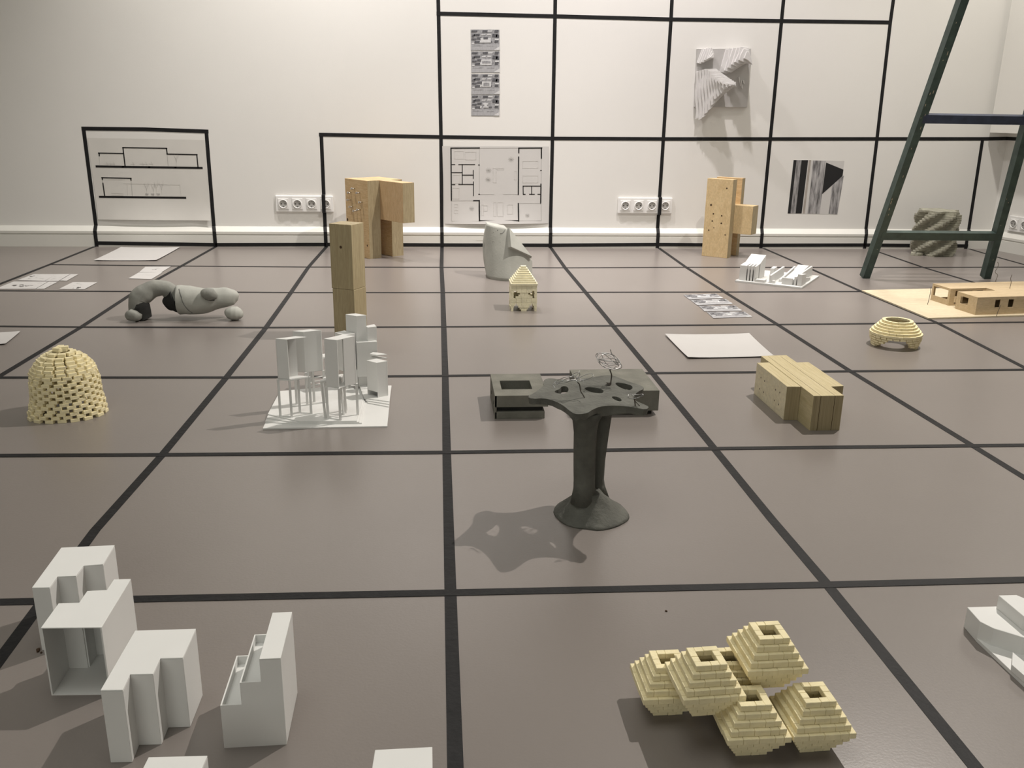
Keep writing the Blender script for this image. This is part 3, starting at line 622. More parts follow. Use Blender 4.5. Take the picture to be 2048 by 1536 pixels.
# ------------------------------------------------------------------ perforated brick dome
DC = Vector((-.893, -2.712, 0)); prof_z = [0, .02, .04, .072, .09, .11, .125, .135, .145, .152]; prof_r = [.086, .083, .079, .0775, .0745, .067, .056, .046, .028, .012]
mb = MB(); rd = random.Random(4); NRW = 20
for r in range(NRW+1):
    z = r*.0076; R_ = float(np.interp(z, prof_z, prof_r))
    top = z > .098; bl = .0192 if R_ > .05 else .0165; pitch = .0292 if not top else bl+.0042
    n = max(3, int(2*PI*R_/pitch)); ph = (r % 2)*PI/n+ (0 if not top else rd.uniform(0, 6))
    for i in range(n):
        a = ph+2*PI*i/n+rd.uniform(-.012, .012); rr = R_-.0045+(.005*max(0, 1-z/.035)*math.cos(3*a+.9)) + rd.uniform(-.0008, .0008)
        mb.box((DC.x+rr*math.cos(a), DC.y+rr*math.sin(a), z+.0038), (bl, .0095 if not top else .013, .0075), a+PI/2+(rd.uniform(-.06, .06) if not top else rd.uniform(-.2, .2)))
for i in range(3): mb.box((DC.x+.008*math.cos(i*2.1), DC.y+.008*math.sin(i*2.1), .1605-.0008*i), (.019, .013, .0075), i*1.3+.3)
tag(mb.build('brick_dome', M_BRICK, None, .0004, 1), 'perforated cream brick dome shaped like a beehive, at left', 'brick model')
# ------------------------------------------------------------------ igloo ring
IC = Vector((1.466, -2.138, 0)); rad = [.0715, .073, .0755, .0775, .079, .0795, .0745, .0675, .0605, .0535, .0465]; mb = MB(); rd = random.Random(9)
half = {0: 50, 1: 44, 2: 34, 3: 19}
for r, R_ in enumerate(rad):
    z = r*.0077; n = int(2*PI*(R_-.004)/.0186)
    for i in range(n):
        a = 2*PI*(i+(r % 2)*.5)/n; deg = (math.degrees(a)+180+117) % 360-180   # 0 = towards the viewer
        if abs(deg-2) < half.get(r, -1): continue
        if abs(abs(deg)-180) < half.get(r, -1)*.8: continue
        wd = 2*PI*R_/n-.0009 if r > 4 else 2*PI*R_/n-.0030
        mb.box((IC.x+(R_-.005+rd.uniform(-.0008, .0008))*math.cos(a), IC.y+(R_-.005+rd.uniform(-.0008, .0008))*math.sin(a), z+.00385), (wd, .0105, .0060 if r < 5 else .0073), a+PI/2+rd.uniform(-.02, .02))
tag(mb.build('brick_igloo', M_BRICK, None, .0003, 1), 'cream brick ring dome with round top opening and an arched doorway, right of the papers', 'brick model')
# ------------------------------------------------------------------ ribbed concrete column in the corner
t_c = Vector((2.66, -.22, 0)); mb = MB(); NL = 22; hgt = .235
for i in range(NL):
    z0, z1 = hgt*i/NL, hgt*(i+1)/NL; ph = i*.15; ring = []; rr = random.Random(40+i)
    for j in range(48):
        a = 2*PI*j/48; r0 = .099+.019*max(-.75, math.cos(6*(a-ph)))+rr.uniform(-.0022, .0022)
        if i > NL-3: r0 *= .94
        ring.append((t_c.x+r0*math.cos(a), t_c.y+r0*math.sin(a)))
    mb.prism(ring, z0, z1+.0002)
for a, b in ((.0, 0), (.02, .012), (-.015, .01)):
    mb.prism([(t_c.x-.115+a+.018*math.cos(x), t_c.y-.06+b+.014*math.sin(x)) for x in [i*PI/3.5 for i in range(7)]], 0, .014)
tag(mb.build('ribbed_column', M_CONCS, None, .0006, 1), 'squat grey-green column of spirally ribbed rough concrete in the corner behind the ladder', 'concrete sculpture')
# ------------------------------------------------------------------ rounded concrete sculpture
def blob(mb, pts, rad, sx=1.0, n=20, m=0, nz=.002, seed=0, sub=6):
    P = [Vector(p) for p in pts]; out = []; R_ = []
    for i in range(len(P)-1):
        p0, p1, p2, p3 = P[max(i-1, 0)], P[i], P[i+1], P[min(i+2, len(P)-1)]
        for s_ in range(sub):
            u = s_/sub; out.append(.5*((2*p1)+(p2-p0)*u+(2*p0-5*p1+4*p2-p3)*u*u+(3*p1-p0-3*p2+p3)*u**3)); R_.append(rad[i]*(1-u)+rad[i+1]*u)
    out.append(P[-1]); R_.append(rad[-1]); o = len(mb.v); mb.tube(out, R_, n, m)
    for i in range(o, len(mb.v)):
        v = mb.v[i]; mb.v[i] = v+Vector((noise.noise(v*30+Vector((seed, 0, 0))), noise.noise(v*30+Vector((0, seed+5, 0))), noise.noise(v*30+Vector((0, 0, seed+9)))))*nz
def bp(px, py, Y): return wl(px, py, Y)
YS = -1.70; ks = .00175
t = thing('rounded_sculpture', 'lumpy grey concrete sculpture of a bent tube joined to an egg-shaped body', 'concrete sculpture', (-.93, YS, 0))
mb = MB(); k = crop(240, 540, 7.877)
blob(mb, [bp(*k(262, 680), YS-.02), bp(*k(285, 540), YS-.018), bp(*k(305, 450), YS-.015), bp(*k(380, 380), YS-.01), bp(*k(520, 300), YS), bp(*k(690, 285), YS), bp(*k(800, 350), YS+.005), bp(*k(870, 440), YS+.01)], [.026, .031, .034, .034, .030, .027, .030, .036], nz=.0025, seed=1)
mb.build('bent_tube', M_CONCM, t)
mb = MB(); f0 = bp(*k(300, 610), YS-.02)
f1 = bp(*k(415, 735), YS-.02); blob(mb, [Vector((f0.x, f0.y, f0.z+.012)), Vector((f0.x+.004, f0.y, .045)), Vector((f1.x-.012, f1.y, .016)), Vector((f1.x-.008, f1.y, .002))], [.030, .032, .028, .026], nz=.003, seed=2)
for v in mb.v:
    if v.z < 0: v.z = 0
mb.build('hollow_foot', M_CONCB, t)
mb = MB(); c = bp(*k(220, 720), YS-.055); c.z = max(c.z, .022)
blob(mb, [c+Vector((-.022, 0, .010)), c+Vector((-.012, -.003, .004)), c+Vector((.01, -.004, -.001)), c+Vector((.026, 0, -.004))], [.008, .021, .019, .007], nz=.003, seed=3)
mb.build('toe', M_CONCM, t)
mb = MB(); r0 = bp(*k(880, 470), YS+.0); 
blob(mb, [bp(*k(915, 470), YS), bp(*k(960, 470), YS), bp(*k(1100, 480), YS-.005), bp(*k(1300, 480), YS-.005), bp(*k(1500, 450), YS), bp(*k(1680, 430), YS+.005), bp(*k(1800, 430), YS+.01), bp(*k(1862, 440), YS+.012)], [.049, .0515, .050, .044, .038, .034, .027, .010], n=26, nz=.003, seed=4)
for v in mb.v:
    if v.z < .002: v.z = .002
egg = mb.build('egg_body', M_CONCL, t)
mb = MB(); a0 = bp(*k(905, 470), YS)
blob(mb, [bp(*k(740, 560), YS), bp(*k(800, 520), YS), bp(*k(900, 485), YS)], [.020, .032, .047], nz=.003, seed=5)
for v in mb.v:
    if v.z < .003: v.z = .003
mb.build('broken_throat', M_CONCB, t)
mb = MB(); blob(mb, [bp(*k(1290, 360), YS-.035), bp(*k(1350, 365), YS-.042), bp(*k(1430, 385), YS-.042), bp(*k(1530, 420), YS-.036)], [.006, .019, .021, .008], nz=.002, seed=6)
mb.build('nose_lump', M_CONCM, t)
bpy.context.view_layer.update()
sp = [(930, 300), (945, 360), (965, 420), (985, 500), (1010, 545), (1040, 590), (1075, 630), (1110, 655), (1140, 675)]
pts = []
for a_ in sp:
    hit = egg.ray_cast(CAM-t.location, ray(*k(*a_)).normalized())
    if hit[0]: pts.append(hit[1]+t.location)
mb = MB(); mb.tube(pts, .0017, 6); mb.build('seam', M_CONCD, t)
sp = [(1280, 345), (1285, 385), (1310, 425), (1345, 455), (1390, 475), (1440, 480), (1490, 475)]; pts = []
for a_ in sp:
    hit = egg.ray_cast(CAM-t.location, ray(*k(*a_)).normalized())
    if hit[0]: pts.append(hit[1]+t.location)
if len(pts) > 2: mb = MB(); mb.tube(pts, .0022, 6); mb.build('seam', M_CONCD, t)
mb = MB(); c = fl(469, 640); c.z = .0226
blob(mb, [c+Vector((-.03, 0, 0)), c+Vector((-.024, 0, .001)), c+Vector((-.008, 0, .001)), c+Vector((.01, 0, 0)), c+Vector((.024, 0, -.001)), c+Vector((.031, 0, -.001))], [.006, .016, .0235, .0235, .016, .005], nz=.0018, seed=8)
tag(mb.build('concrete_ball', M_CONCL), 'small pale concrete ball on the floor at the right end of the rounded sculpture', 'concrete ball')
# ------------------------------------------------------------------ concrete block with square hole
t = thing('concrete_block', 'low dark concrete block with a square hole in its top', 'concrete sculpture', (.19, -2.71, 0))
h = .0584; x0, x1, y0, y1 = .1275, .2560, -2.8015, -2.618
mb = MB(); hx0, hx1, hy0, hy1 = .1468, .2222, -2.7508, -2.678
for q in (((x0, y0), (x1, hy0)), ((x0, hy1), (x1, y1)), ((x0, hy0), (hx0, hy1)), ((hx1, hy0), (x1, hy1))):
    mb.prism([(q[0][0], q[0][1]), (q[1][0], q[0][1]), (q[1][0], q[1][1]), (q[0][0], q[1][1])], .0297, h)
mb.build('top_frame', M_CONC2, t, 0)
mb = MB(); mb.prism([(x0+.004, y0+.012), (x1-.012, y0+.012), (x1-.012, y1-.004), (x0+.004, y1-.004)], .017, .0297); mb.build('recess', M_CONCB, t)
mb = MB(); mb.prism([(x0, y0), (x1-.008, y0), (x1-.008, y1), (x0, y1)], 0, .0175); mb.build('base', M_CONC2, t, .0008)
mb = MB(); mb.prism([(x0-.0005, y0), (x0+.004, y0), (x0+.004, y1), (x0-.0005, y1)], .0001, h-.0002)
for y_, z_ in ((-2.775, .028), (-2.68, .024)): mb.obox((x0-.0012, y_, z_), (.001, 0, 0), (0, .006, 0), (0, 0, .008), 1)
mb.build('cheek', [M_CONC2, M_CONCB], t, 0)
t = thing('concrete_slab', 'wide dark concrete slab on a recessed base behind the star-topped table', 'concrete sculpture', (.43, -2.69, 0))
mb = MB(); mb.prism([(.3364, -2.787), (.5304, -2.787), (.5299, -2.597), (.3364, -2.598)], .011, .063); mb.build('slab', M_CONC2, t, .001)
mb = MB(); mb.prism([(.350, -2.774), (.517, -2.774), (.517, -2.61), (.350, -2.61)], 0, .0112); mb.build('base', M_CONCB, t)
# ------------------------------------------------------------------ star-topped concrete table with wire trees
t = thing('concrete_table', 'dark concrete table with a star-shaped perforated top on a flared stem, carrying wire trees', 'concrete sculpture', (.272, -3.334, 0))
k = crop(920, 680, 3.338); ZT = .2264; TH = .0115
outer = [(448, 378), (480, 393), (560, 388), (630, 405), (690, 437), (735, 475), (765, 493), (800, 496), (850, 488), (885, 465), (930, 445), (1000, 437), (1090, 440), (1170, 452), (1245, 465), (1264, 445), (1218, 425), (1165, 402), (1158, 380), (1185, 345), (1232, 325), (1215, 305), (1150, 285), (1090, 262), (1020, 236), (960, 236), (905, 245), (820, 258), (740, 266), (660, 262), (600, 254), (566, 262), (553, 284), (560, 300), (545, 318), (500, 350)]
hl = [[(635, 345), (650, 352), (690, 358), (716, 345), (720, 325), (705, 311), (680, 312), (665, 330), (645, 335)], [(836, 325), (860, 340), (890, 350), (940, 354), (952, 345), (945, 330), (905, 320), (860, 316)],
      [(1042, 292), (1060, 310), (1100, 328), (1128, 332), (1146, 322), (1142, 304), (1090, 290), (1055, 286)], [(1014, 380), (1030, 396), (1060, 408), (1078, 404), (1068, 388), (1040, 378)]]
def smoothp(p, it=1):
    for _ in range(it): p = [q for i in range(len(p)) for q in ((p[i][0]*.75+p[(i+1) % len(p)][0]*.25, p[i][1]*.75+p[(i+1) % len(p)][1]*.25), (p[i][0]*.25+p[(i+1) % len(p)][0]*.75, p[i][1]*.25+p[(i+1) % len(p)][1]*.75))]
    return p
def grow(x): cx_, cy_ = sum(p[0] for p in x)/len(x), sum(p[1] for p in x)/len(x); return [(cx_+(p[0]-cx_)*1.14, cy_+(p[1]-cy_)*1.14) for p in x]
loops = [[fl(*k(*p), ZT) for p in smoothp(outer)]]+[[fl(*k(*p), ZT) for p in smoothp(grow(x))] for x in hl]
mb = MB(); rd = random.Random(11)
top = [v for l in loops for v in l]; tri = tessellate_polygon(loops)
tc = sum(loops[0], Vector())/len(loops[0])
botl = []
for li, l in enumerate(loops):
    c = sum(l, Vector())/len(l)
    for v in l:
        s_ = .985 if li == 0 else 1.03
        b = c+(v-c)*s_; botl.append(Vector((b.x, b.y, ZT-TH+rd.uniform(-.0015, .0015)-(.006 if li == 0 and (v-tc).length < .075 else 0))))
nT = len(top); fs = []
for a, b, c in tri:
    up_ = (top[b]-top[a]).cross(top[c]-top[a]).z > 0
    fs.append((a, b, c) if up_ else (a, c, b)); fs.append((nT+a, nT+c, nT+b) if up_ else (nT+a, nT+b, nT+c))
o_ = 0
for l in loops:
    n = len(l); ar = sum(l[i].x*l[(i+1) % n].y-l[(i+1) % n].x*l[i].y for i in range(n)); fl_out = (ar > 0) == (o_ == 0)
    for i in range(n):
        a, b = o_+i, o_+(i+1) % n; fs.append((a, nT+a, nT+b, b) if fl_out else (a, b, nT+b, nT+a))
    o_ += n
mb.add(top+botl, fs); mb.build('star_top', M_CONC, t)
def lathe_noise(mb, axis, rads, n=28, nz=.002, seed=0):
    rings = []
    for c, r in zip(axis, rads):
        ring = []
        for j in range(n):
            a = 2*PI*j/n; d = Vector((math.cos(a), math.sin(a), 0)); rr = r*(1+.05*noise.noise(Vector((math.cos(a)*2+seed, math.sin(a)*2, c[2]*25))))+nz*noise.noise(Vector((c[0]+d.x*3, c[1]+d.y*3, c[2]*90+seed)))
            ring.append(Vector(c)+d*rr)
        rings.append(ring)
    mb.loft(rings)
bc = Vector((.272, -3.334, 0)); fx = fl(*k(850, 900), .075)
mb = MB(); ax = []; rs = []
for z, r, dx, dy in ((0, .069, 0, 0), (.003, .0685, 0, 0), (.006, .064, 0, 0), (.012, .056, -.001, 0), (.020, .047, -.002, -.001), (.030, .037, -.004, -.003), (.040, .029, -.007, -.005), (.050, .0235, -.009, -.008)):
    ax.append((bc.x+dx, bc.y+dy, z)); rs.append(r)
lathe_noise(mb, ax, rs, 40, .002, 1); mb.build('flared_base', M_CONC, t)
mb = MB(); ax = []; rs = []
for z, r, px in ((.030, .0245, 848), (.06, .0195, 845), (.10, .0188, 843), (.14, .0195, 838), (.17, .0205, 835), (.192, .023, 835), (.2125, .034, 835)):
    yy = -3.346-.012*z/.2; p = pl(*k(px, 600), (0, yy, 0), (0, 1, 0)); ax.append((p.x-.0, yy, z)); rs.append(r)
lathe_noise(mb, ax, rs, 24, .0018, 4); mb.build('front_stem', M_CONC, t)
mb = MB(); ax = []; rs = []
for z, r, px in ((.022, .020, 950), (.05, .012, 940), (.062, .0105, 938), (.10, .010, 942), (.15, .0115, 952), (.19, .0125, 960), (.2135, .018, 965)):
    yy = -3.318; p = pl(*k(px, 600), (0, yy, 0), (0, 1, 0)); ax.append((p.x, yy, z)); rs.append(r)
lathe_noise(mb, ax, rs, 18, .002, 8); mb.build('rear_stem', M_CONC, t)
def wire(mb, pts, r, sub=6):
    P = [Vector(p) for p in pts]; out = []
    for i in range(len(P)-1):
        p0, p1, p2, p3 = P[max(i-1, 0)], P[i], P[i+1], P[min(i+2, len(P)-1)]
        for s_ in range(sub): u = s_/sub; out.append(.5*((2*p1)+(p2-p0)*u+(2*p0-5*p1+4*p2-p3)*u*u+(3*p1-p0-3*p2+p3)*u**3))
    out.append(P[-1]); mb.tube(out, r, 5)
def kp(a, b, base, dy=0): return pl(*k(a, b), Vector(base)+Vector((0, dy, 0)), (0, 1, 0))
b1_ = fl(*k(1005, 300), ZT); mb = MB()
wire(mb, [b1_-Vector((0, 0, .004)), kp(1008, 270, b1_), kp(1012, 235, b1_), kp(1002, 205, b1_), kp(1003, 195, b1_)], .0013)
mb.tube([b1_-Vector((.004, 0, 0)), b1_+Vector((0, 0, .004))], [.007, .001], 7); mb.build('wire_tree', M_RUST, t)
stem = mb_last = SC.objects[-1]
mb = MB(); rd = random.Random(21); cB = kp(993, 140, b1_)
for i, (rx, rz, ti) in enumerate(((.024, .013, .35), (.023, .015, .45), (.022, .009, .30), (.020, .006, .2), (.024, .014, .5))):
    ps = []
    for j in range(15):
        a = 2*PI*j/13+i; p = Vector((rx*math.cos(a), .016*math.sin(a*1+i), rz*math.sin(a)*.8)); ps.append(cB+Vector((p.x*math.cos(ti)+p.z*math.sin(ti), p.y, p.z*math.cos(ti)-p.x*math.sin(ti)*.9)))
    wire(mb, ps, .0006, 3)
wire(mb, [kp(918, 110, b1_), kp(918, 90, b1_), kp(940, 88, b1_), kp(970, 100, b1_), kp(1050, 165, b1_)], .0006)
wire(mb, [kp(1003, 62, b1_), kp(1012, 90, b1_), kp(1035, 125, b1_), kp(1060, 175, b1_)], .0008)
wire(mb, [kp(945, 100, b1_), kp(985, 165, b1_), kp(1072, 160, b1_)], .0006)
o = mb.build('wire_crown', M_WIRE, stem)
b2_ = fl(*k(838, 385), ZT); mb = MB(); wire(mb, [b2_-Vector((0, 0, .003)), kp(820, 365, b2_), kp(805, 340, b2_), kp(798, 300, b2_), kp(785, 283, b2_)], .0011); mb.build('wire_tree', M_RUST, t); stem = SC.objects[-1]
mb = MB()
for ps in ([(785, 283), (760, 265), (700, 275), (640, 285), (622, 300), (635, 320)], [(622, 298), (650, 270), (720, 245), (790, 255)], [(790, 270), (840, 265), (885, 245), (880, 225), (830, 235), (780, 262)], [(625, 290), (700, 285), (760, 268), (815, 275)], [(740, 255), (760, 225), (790, 218), (800, 235), (775, 262)], [(755, 235), (790, 250), (830, 280)], [(640, 300), (700, 262), (770, 240), (800, 205)]):
    wire(mb, [kp(a, b, b2_, .006*math.sin(i*2.3)) for i, (a, b) in enumerate(ps)], .0006)
mb.build('wire_crown', M_WIRE, stem)
b3_ = fl(*k(1172, 440), ZT); mb = MB(); wire(mb, [b3_-Vector((0, 0, .003)), kp(1168, 420, b3_), kp(1165, 402, b3_), kp(1163, 392, b3_)], .0012); wire(mb, [kp(1200, 440, b3_), kp(1175, 415, b3_), kp(1163, 395, b3_)], .0008); mb.build('wire_tree', M_RUST, t); stem = SC.objects[-1]
mb = MB()
for ps in ([(1163, 392), (1148, 392), (1125, 385), (1122, 372), (1138, 362), (1155, 370), (1158, 385)], [(1163, 392), (1200, 380), (1222, 372), (1218, 362), (1180, 366), (1130, 364)], [(1165, 390), (1195, 385), (1220, 365)]):
    wire(mb, [kp(a, b, b3_, .004*math.sin(i*2)) for i, (a, b) in enumerate(ps)], .0007)
mb.build('wire_crown', M_WIRE, stem)
# ------------------------------------------------------------------ white stepped boxes at the front left
k = crop(0, 1060, 3.2274); HBX = .096
def P2(pts, h): return [tuple(fl(*k(*p), h).xy) for p in pts]
def boxthing(name, label): return label
def shell(mb, poly, z0, z1, sides, t=.0018, lid=True, floor_=True):
    p = [Vector((x, y, 0)) for x, y in poly]; n = len(p)
    ar = sum(p[i].x*p[(i+1) % n].y-p[(i+1) % n].x*p[i].y for i in range(n)); sg = 1 if ar > 0 else -1
    for i in range(n):
        if i not in sides: continue
        a, b = p[i], p[(i+1) % n]; d = (b-a).normalized(); nn = Vector((-d.y, d.x, 0))*sg
        mb.obox(Vector((a.x, a.y, z0)), b-a, nn*t, Vector((0, 0, z1-z0)))
    if lid: mb.prism(poly, z1, z1+t*.8)
    if floor_: mb.prism(poly, z0, z0+t*.5)
A = P2([(395, 113), (740, 97), (665, 220), (540, 230), (490, 295), (370, 300), (320, 370), (205, 372)], HBX)
mb = MB(); mb.prism(A, 0, HBX-.0016); b_ = mb.build('sides', M_WHITE)
def boxobj(label, loc, poly, z1, name='card_box'):
    tt = thing(name, label, 'card model', (loc[0], loc[1], 0), 'white stepped card boxes at the front left'); return tt
bpy.data.objects.remove(b_)
def closed(label, poly):
    cx_, cy_ = sum(p[0] for p in poly)/len(poly), sum(p[1] for p in poly)/len(poly)
    tt = boxobj(label, (cx_, cy_), poly, HBX); mb = MB(); mb.prism(poly, 0, HBX-.0017); mb.build('sides', M_WHITE, tt, .0005, 1)
    mb = MB(); mb.prism(poly, HBX-.0016, HBX); mb.build('lid', M_WHITE, tt, .0004, 1)
closed('rearmost white stepped card box, standing on the crossing of two tape lines', A)
Cc = P2([(872, 652), (1265, 640), (1180, 828), (1035, 832), (988, 932), (840, 935), (793, 1036), (648, 1038)], HBX-.0008)
closed('closed white stepped card box in front of the open-fronted one', Cc)
Bq = P2([(735, 318), (845, 315), (655, 628), (262, 632), (378, 472), (511, 468), (562, 393), (690, 386)], .097)
tt = boxobj('white stepped card box with an open dark front facing the viewer', (-.44, -3.78), Bq, .097)
mb = MB(); shell(mb, Bq, 0, .0955, [0, 1, 3, 4, 5, 6, 7], .0018, False, True); mb.build('sides', M_WHITE, tt)
mb = MB(); mb.prism(Bq, .0955, .097); mb.build('lid', M_WHITE, tt, .0004, 1)
# stair profile box with two open trays
fa = Vector((-.2576, -3.9317, 0)); fb = Vector((-.1866, -3.9302, 0)); bb = Vector((-.1886, -3.8334, 0)); ex = (fb-fa); ey = (bb-fb)
tt = boxobj('white stair-shaped card box with two hollow lower steps', (-.222, -3.882), None, .116, 'card_stair')
mb = MB(); hs = [.058, .087, .1155]; tk = .0016; exn, eyn = ex.normalized(), ey.normalized()
for i in range(3):
    x_ = ex*(i/3); w3 = ex/3
    mb.obox(fa+x_, w3, eyn*tk, Z*hs[i]); mb.obox(fa+x_+ey-eyn*tk, w3, eyn*tk, Z*hs[i])
    mb.obox(fa+x_+eyn*tk, exn*tk, ey-eyn*2*tk, Z*hs[i])
mb.obox(fb-exn*tk+eyn*tk, exn*tk, ey-eyn*2*tk, Z*hs[2]); mb.obox(fa+eyn*tk, ex, ey-eyn*2*tk, Z*.001)
mb.build('sides', M_WHITE, tt)
mb = MB(); mb.obox(fa+ex*(2/3)+Z*.1156, ex/3, ey, Z*.0012); mb.build('lid', M_WHITE, tt, .0003, 1)
mb = MB()
for i in range(2): mb.obox(fa+ex*(i/3)+exn*tk+eyn*tk+Z*(hs[i]-.012), ex/3-exn*tk, ey-eyn*2*tk, Z*.001)
mb.build('tray', M_WHITE, tt)
E_ = [tuple(fl(*p, HBX).xy) for p in ((297, 1514), (415, 1511), (385, 1580), (262, 1584))]
closed('white card box at the bottom edge, in front of the stepped boxes', E_)
F_ = [tuple(fl(*p, HBX).xy) for p in ((750, 1499.4), (864.6, 1493.5), (866, 1600), (733, 1604))]
closed('white card box at the bottom edge, right beside the near-vertical tape line', F_)
# ------------------------------------------------------------------ white layered model at the right edge
k = crop(1860, 1160, 5.909)
t = thing('layered_model', 'white layered card model with angular terraces, cut off by the right edge', 'card model', (.86, -3.78, 0))
def PH(pts, h): return [tuple(fl(*k(*p), h).xy) for p in pts]
mb = MB(); mb.prism(PH([(548, 682), (1111, 1215), (1500, 1600), (1800, 900), (1500, 400), (900, 420)], .006), 0, .006); mb.build('base_plate', M_WHITE, t, .0004, 1)
mb = MB(); mb.prism(PH([(440, 320), (770, 310), (1300, 310), (1700, 760), (1111, 680), (750, 570), (592, 490)], .033), 0.0002, .033); mb.build('lower_terrace', M_WHITE, t, .0005, 1)
mb = MB(); mb.prism(PH([(810, 180), (1020, 175), (1600, 420), (1700, 700), (1111, 430)], .054), .0331, .054); mb.build('upper_terrace', M_WHITE, t, .0005, 1)
mb = MB(); mb.prism(PH([(978, 850), (1111, 960), (1400, 1180), (1300, 1290), (968, 1000)], .016), .0061, .016); mb.build('wedge', M_WHITE, t, .0004, 1)
# ------------------------------------------------------------------ white city model
k = crop(500, 600, 5.484); t = thing('city_model', 'white card city model with open frame towers on a terraced board', 'card model', (-.27, -2.70, 0))
def Q(pts, h): return [tuple(fl(*k(*p), h).xy) for p in pts]
mb = MB()
mb.prism(Q([(140, 1407), (1505, 1383), (1550, 940), (1100, 930), (330, 1000)], .003), 0, .003)
qa, qb = Q([(540, 1330), (1170, 1325)], .0105)
for j_, (z_, lf, rt_) in enumerate((((.0055), (166, 1330), 2), ((.008), (184, 1290), 1), ((.0105), (195, 1250), 0))):
    mb.prism(Q([lf], z_)+[(qa[0]-.0105*rt_, qa[1]-.0004*rt_), (qb[0]+.006*rt_, qb[1]-.0004*rt_)]+Q([(1260-10*j_, 1100-12*j_), (1100, 930), (330, 998)], z_), z_-.0025, z_)
mb.prism(Q([(1290, 1125), (1522, 1168), (1550, 942), (1200, 940)], .0055), .003, .0056)
mb.prism(Q([(1270, 1100), (1526, 1140), (1550, 940), (1200, 938)], .008), .0056, .0081)
mb.prism(Q([(1250, 1075), (1530, 1112), (1552, 938), (1200, 936)], .0105), .0081, .0106)
mb.build('terraced_board', M_WHITE, t, 0)
ZB = .0105
def par(l, f, r): return [l, f, r, (l[0]+r[0]-f[0], l[1]+r[1]-f[1])]
def post(mb, p, z0, z1, w_=.0052): mb.box((p[0], p[1], (z0+z1)/2), (w_, w_, z1-z0), .3)
def bar(mb, a, b, z, w_=.004): a = Vector((a[0], a[1], z)); b = Vector((b[0], b[1], z)); d = (b-a); s_ = Vector((-d.y, d.x, 0)).normalized()*w_; mb.obox(a-s_/2, d, s_, Z*w_)
def frame(mb, poly, z0, z1, lid=True, bars=(0, 1, 2, 3)):
    for p in poly: post(mb, p, z0, z1)
    for i in bars: bar(mb, poly[i], poly[(i+1) % 4], z0, .003); bar(mb, poly[i], poly[(i+1) % 4], z1-.003, .003)
    if lid: mb.prism(poly, z1, z1+.0015)
# front-left tower: open frame below, box above with an open front
FLp = Vector(Q([(425, 1288)], ZB)[0]); FRp = Vector(Q([(617, 1245)], ZB)[0]); BLp = Vector(Q([(342, 1040)], ZB)[0])
fbase = Vector((FLp.x, FLp.y, 0))
zm = hup(fbase, *k(412, 875)); zt = hup(fbase, *k(405, 438)); poly = par(*Q([(278, 430), (405, 438), (625, 411)], zt))
mb = MB(); frame(mb, poly, ZB, zm); shell(mb, poly, zm, zt, [0, 3], .0016, True, False); mb.build('open_tower', M_WHITE, t)
ATOP = zt
# low frame in front centre
FL2 = Vector(Q([(828, 1298)], ZB)[0]); FR2 = Vector(Q([(1012, 1250)], ZB)[0]); zt2 = hup(Vector((FL2.x, FL2.y, 0)), *k(782, 893))
bl2 = Vector(Q([(815, 850)], zt2)[0]); poly = [tuple(bl2), tuple(Vector(Q([(782, 893)], zt2)[0])), tuple(Vector(Q([(985, 858)], zt2)[0])), tuple(bl2+Vector(Q([(985, 858)], zt2)[0])-Vector(Q([(782, 893)], zt2)[0]))]
pb_ = [tuple(Vector(p)+(FL2-Vector(poly[1]))) for p in poly]
mb = MB()
for i in range(4):
    mb.tube([(pb_[i][0], pb_[i][1], ZB), (poly[i][0], poly[i][1], zt2)], .0030, 4, smooth=False); bar(mb, pb_[i], pb_[(i+1) % 4], ZB, .003)
    bar(mb, poly[i], poly[(i+1) % 4], zt2-.003, .003)
mb.prism(poly, zt2, zt2+.0015); mb.build('low_frame', M_WHITE, t)
# centre tower: hollow box on legs
zc = ATOP+.004; poly = par(*Q([(812, 430), (952, 446), (1148, 402)], zc)); zcb = ZB+.078
mb = MB(); shell(mb, poly, zcb, zc, [0, 2], .0016, True, True); 
pp_ = [Vector(p) for p in poly]; a_ = pp_[2].lerp(pp_[1], .65); mb.obox(Vector((pp_[2].x, pp_[2].y, zcb)), Vector((a_.x-pp_[2].x, a_.y-pp_[2].y, 0)), Vector((0, .0014, 0)), Z*(zc-zcb))
for p in poly: post(mb, p, ZB, zcb)
bar(mb, poly[0], poly[1], ZB, .003); mb.build('open_tower', M_WHITE, t)
# mid frame behind the front tower
zf = ZB+.072; f0 = Q([(628, 662), (826, 628), (655, 622)], zf); poly = [f0[2], f0[0], f0[1], (f0[2][0]+f0[1][0]-f0[0][0], f0[2][1]+f0[1][1]-f0[0][1])]
mb = MB(); frame(mb, poly, ZB, zf); bar(mb, poly[1], poly[2], ZB+.02, .003); mb.build('low_frame', M_WHITE, t)
# rear left box tower
zh = ATOP-.004; poly = par(*Q([(465, 346), (585, 356), (782, 336)], zh)); mb = MB(); shell(mb, poly, ZB+.084, zh, [0, 1, 2, 3], .0016, True, True)
for p in poly: post(mb, p, ZB, ZB+.084)
bar(mb, poly[1], poly[2], ZB, .003); mb.build('box_tower', M_WHITE, t)
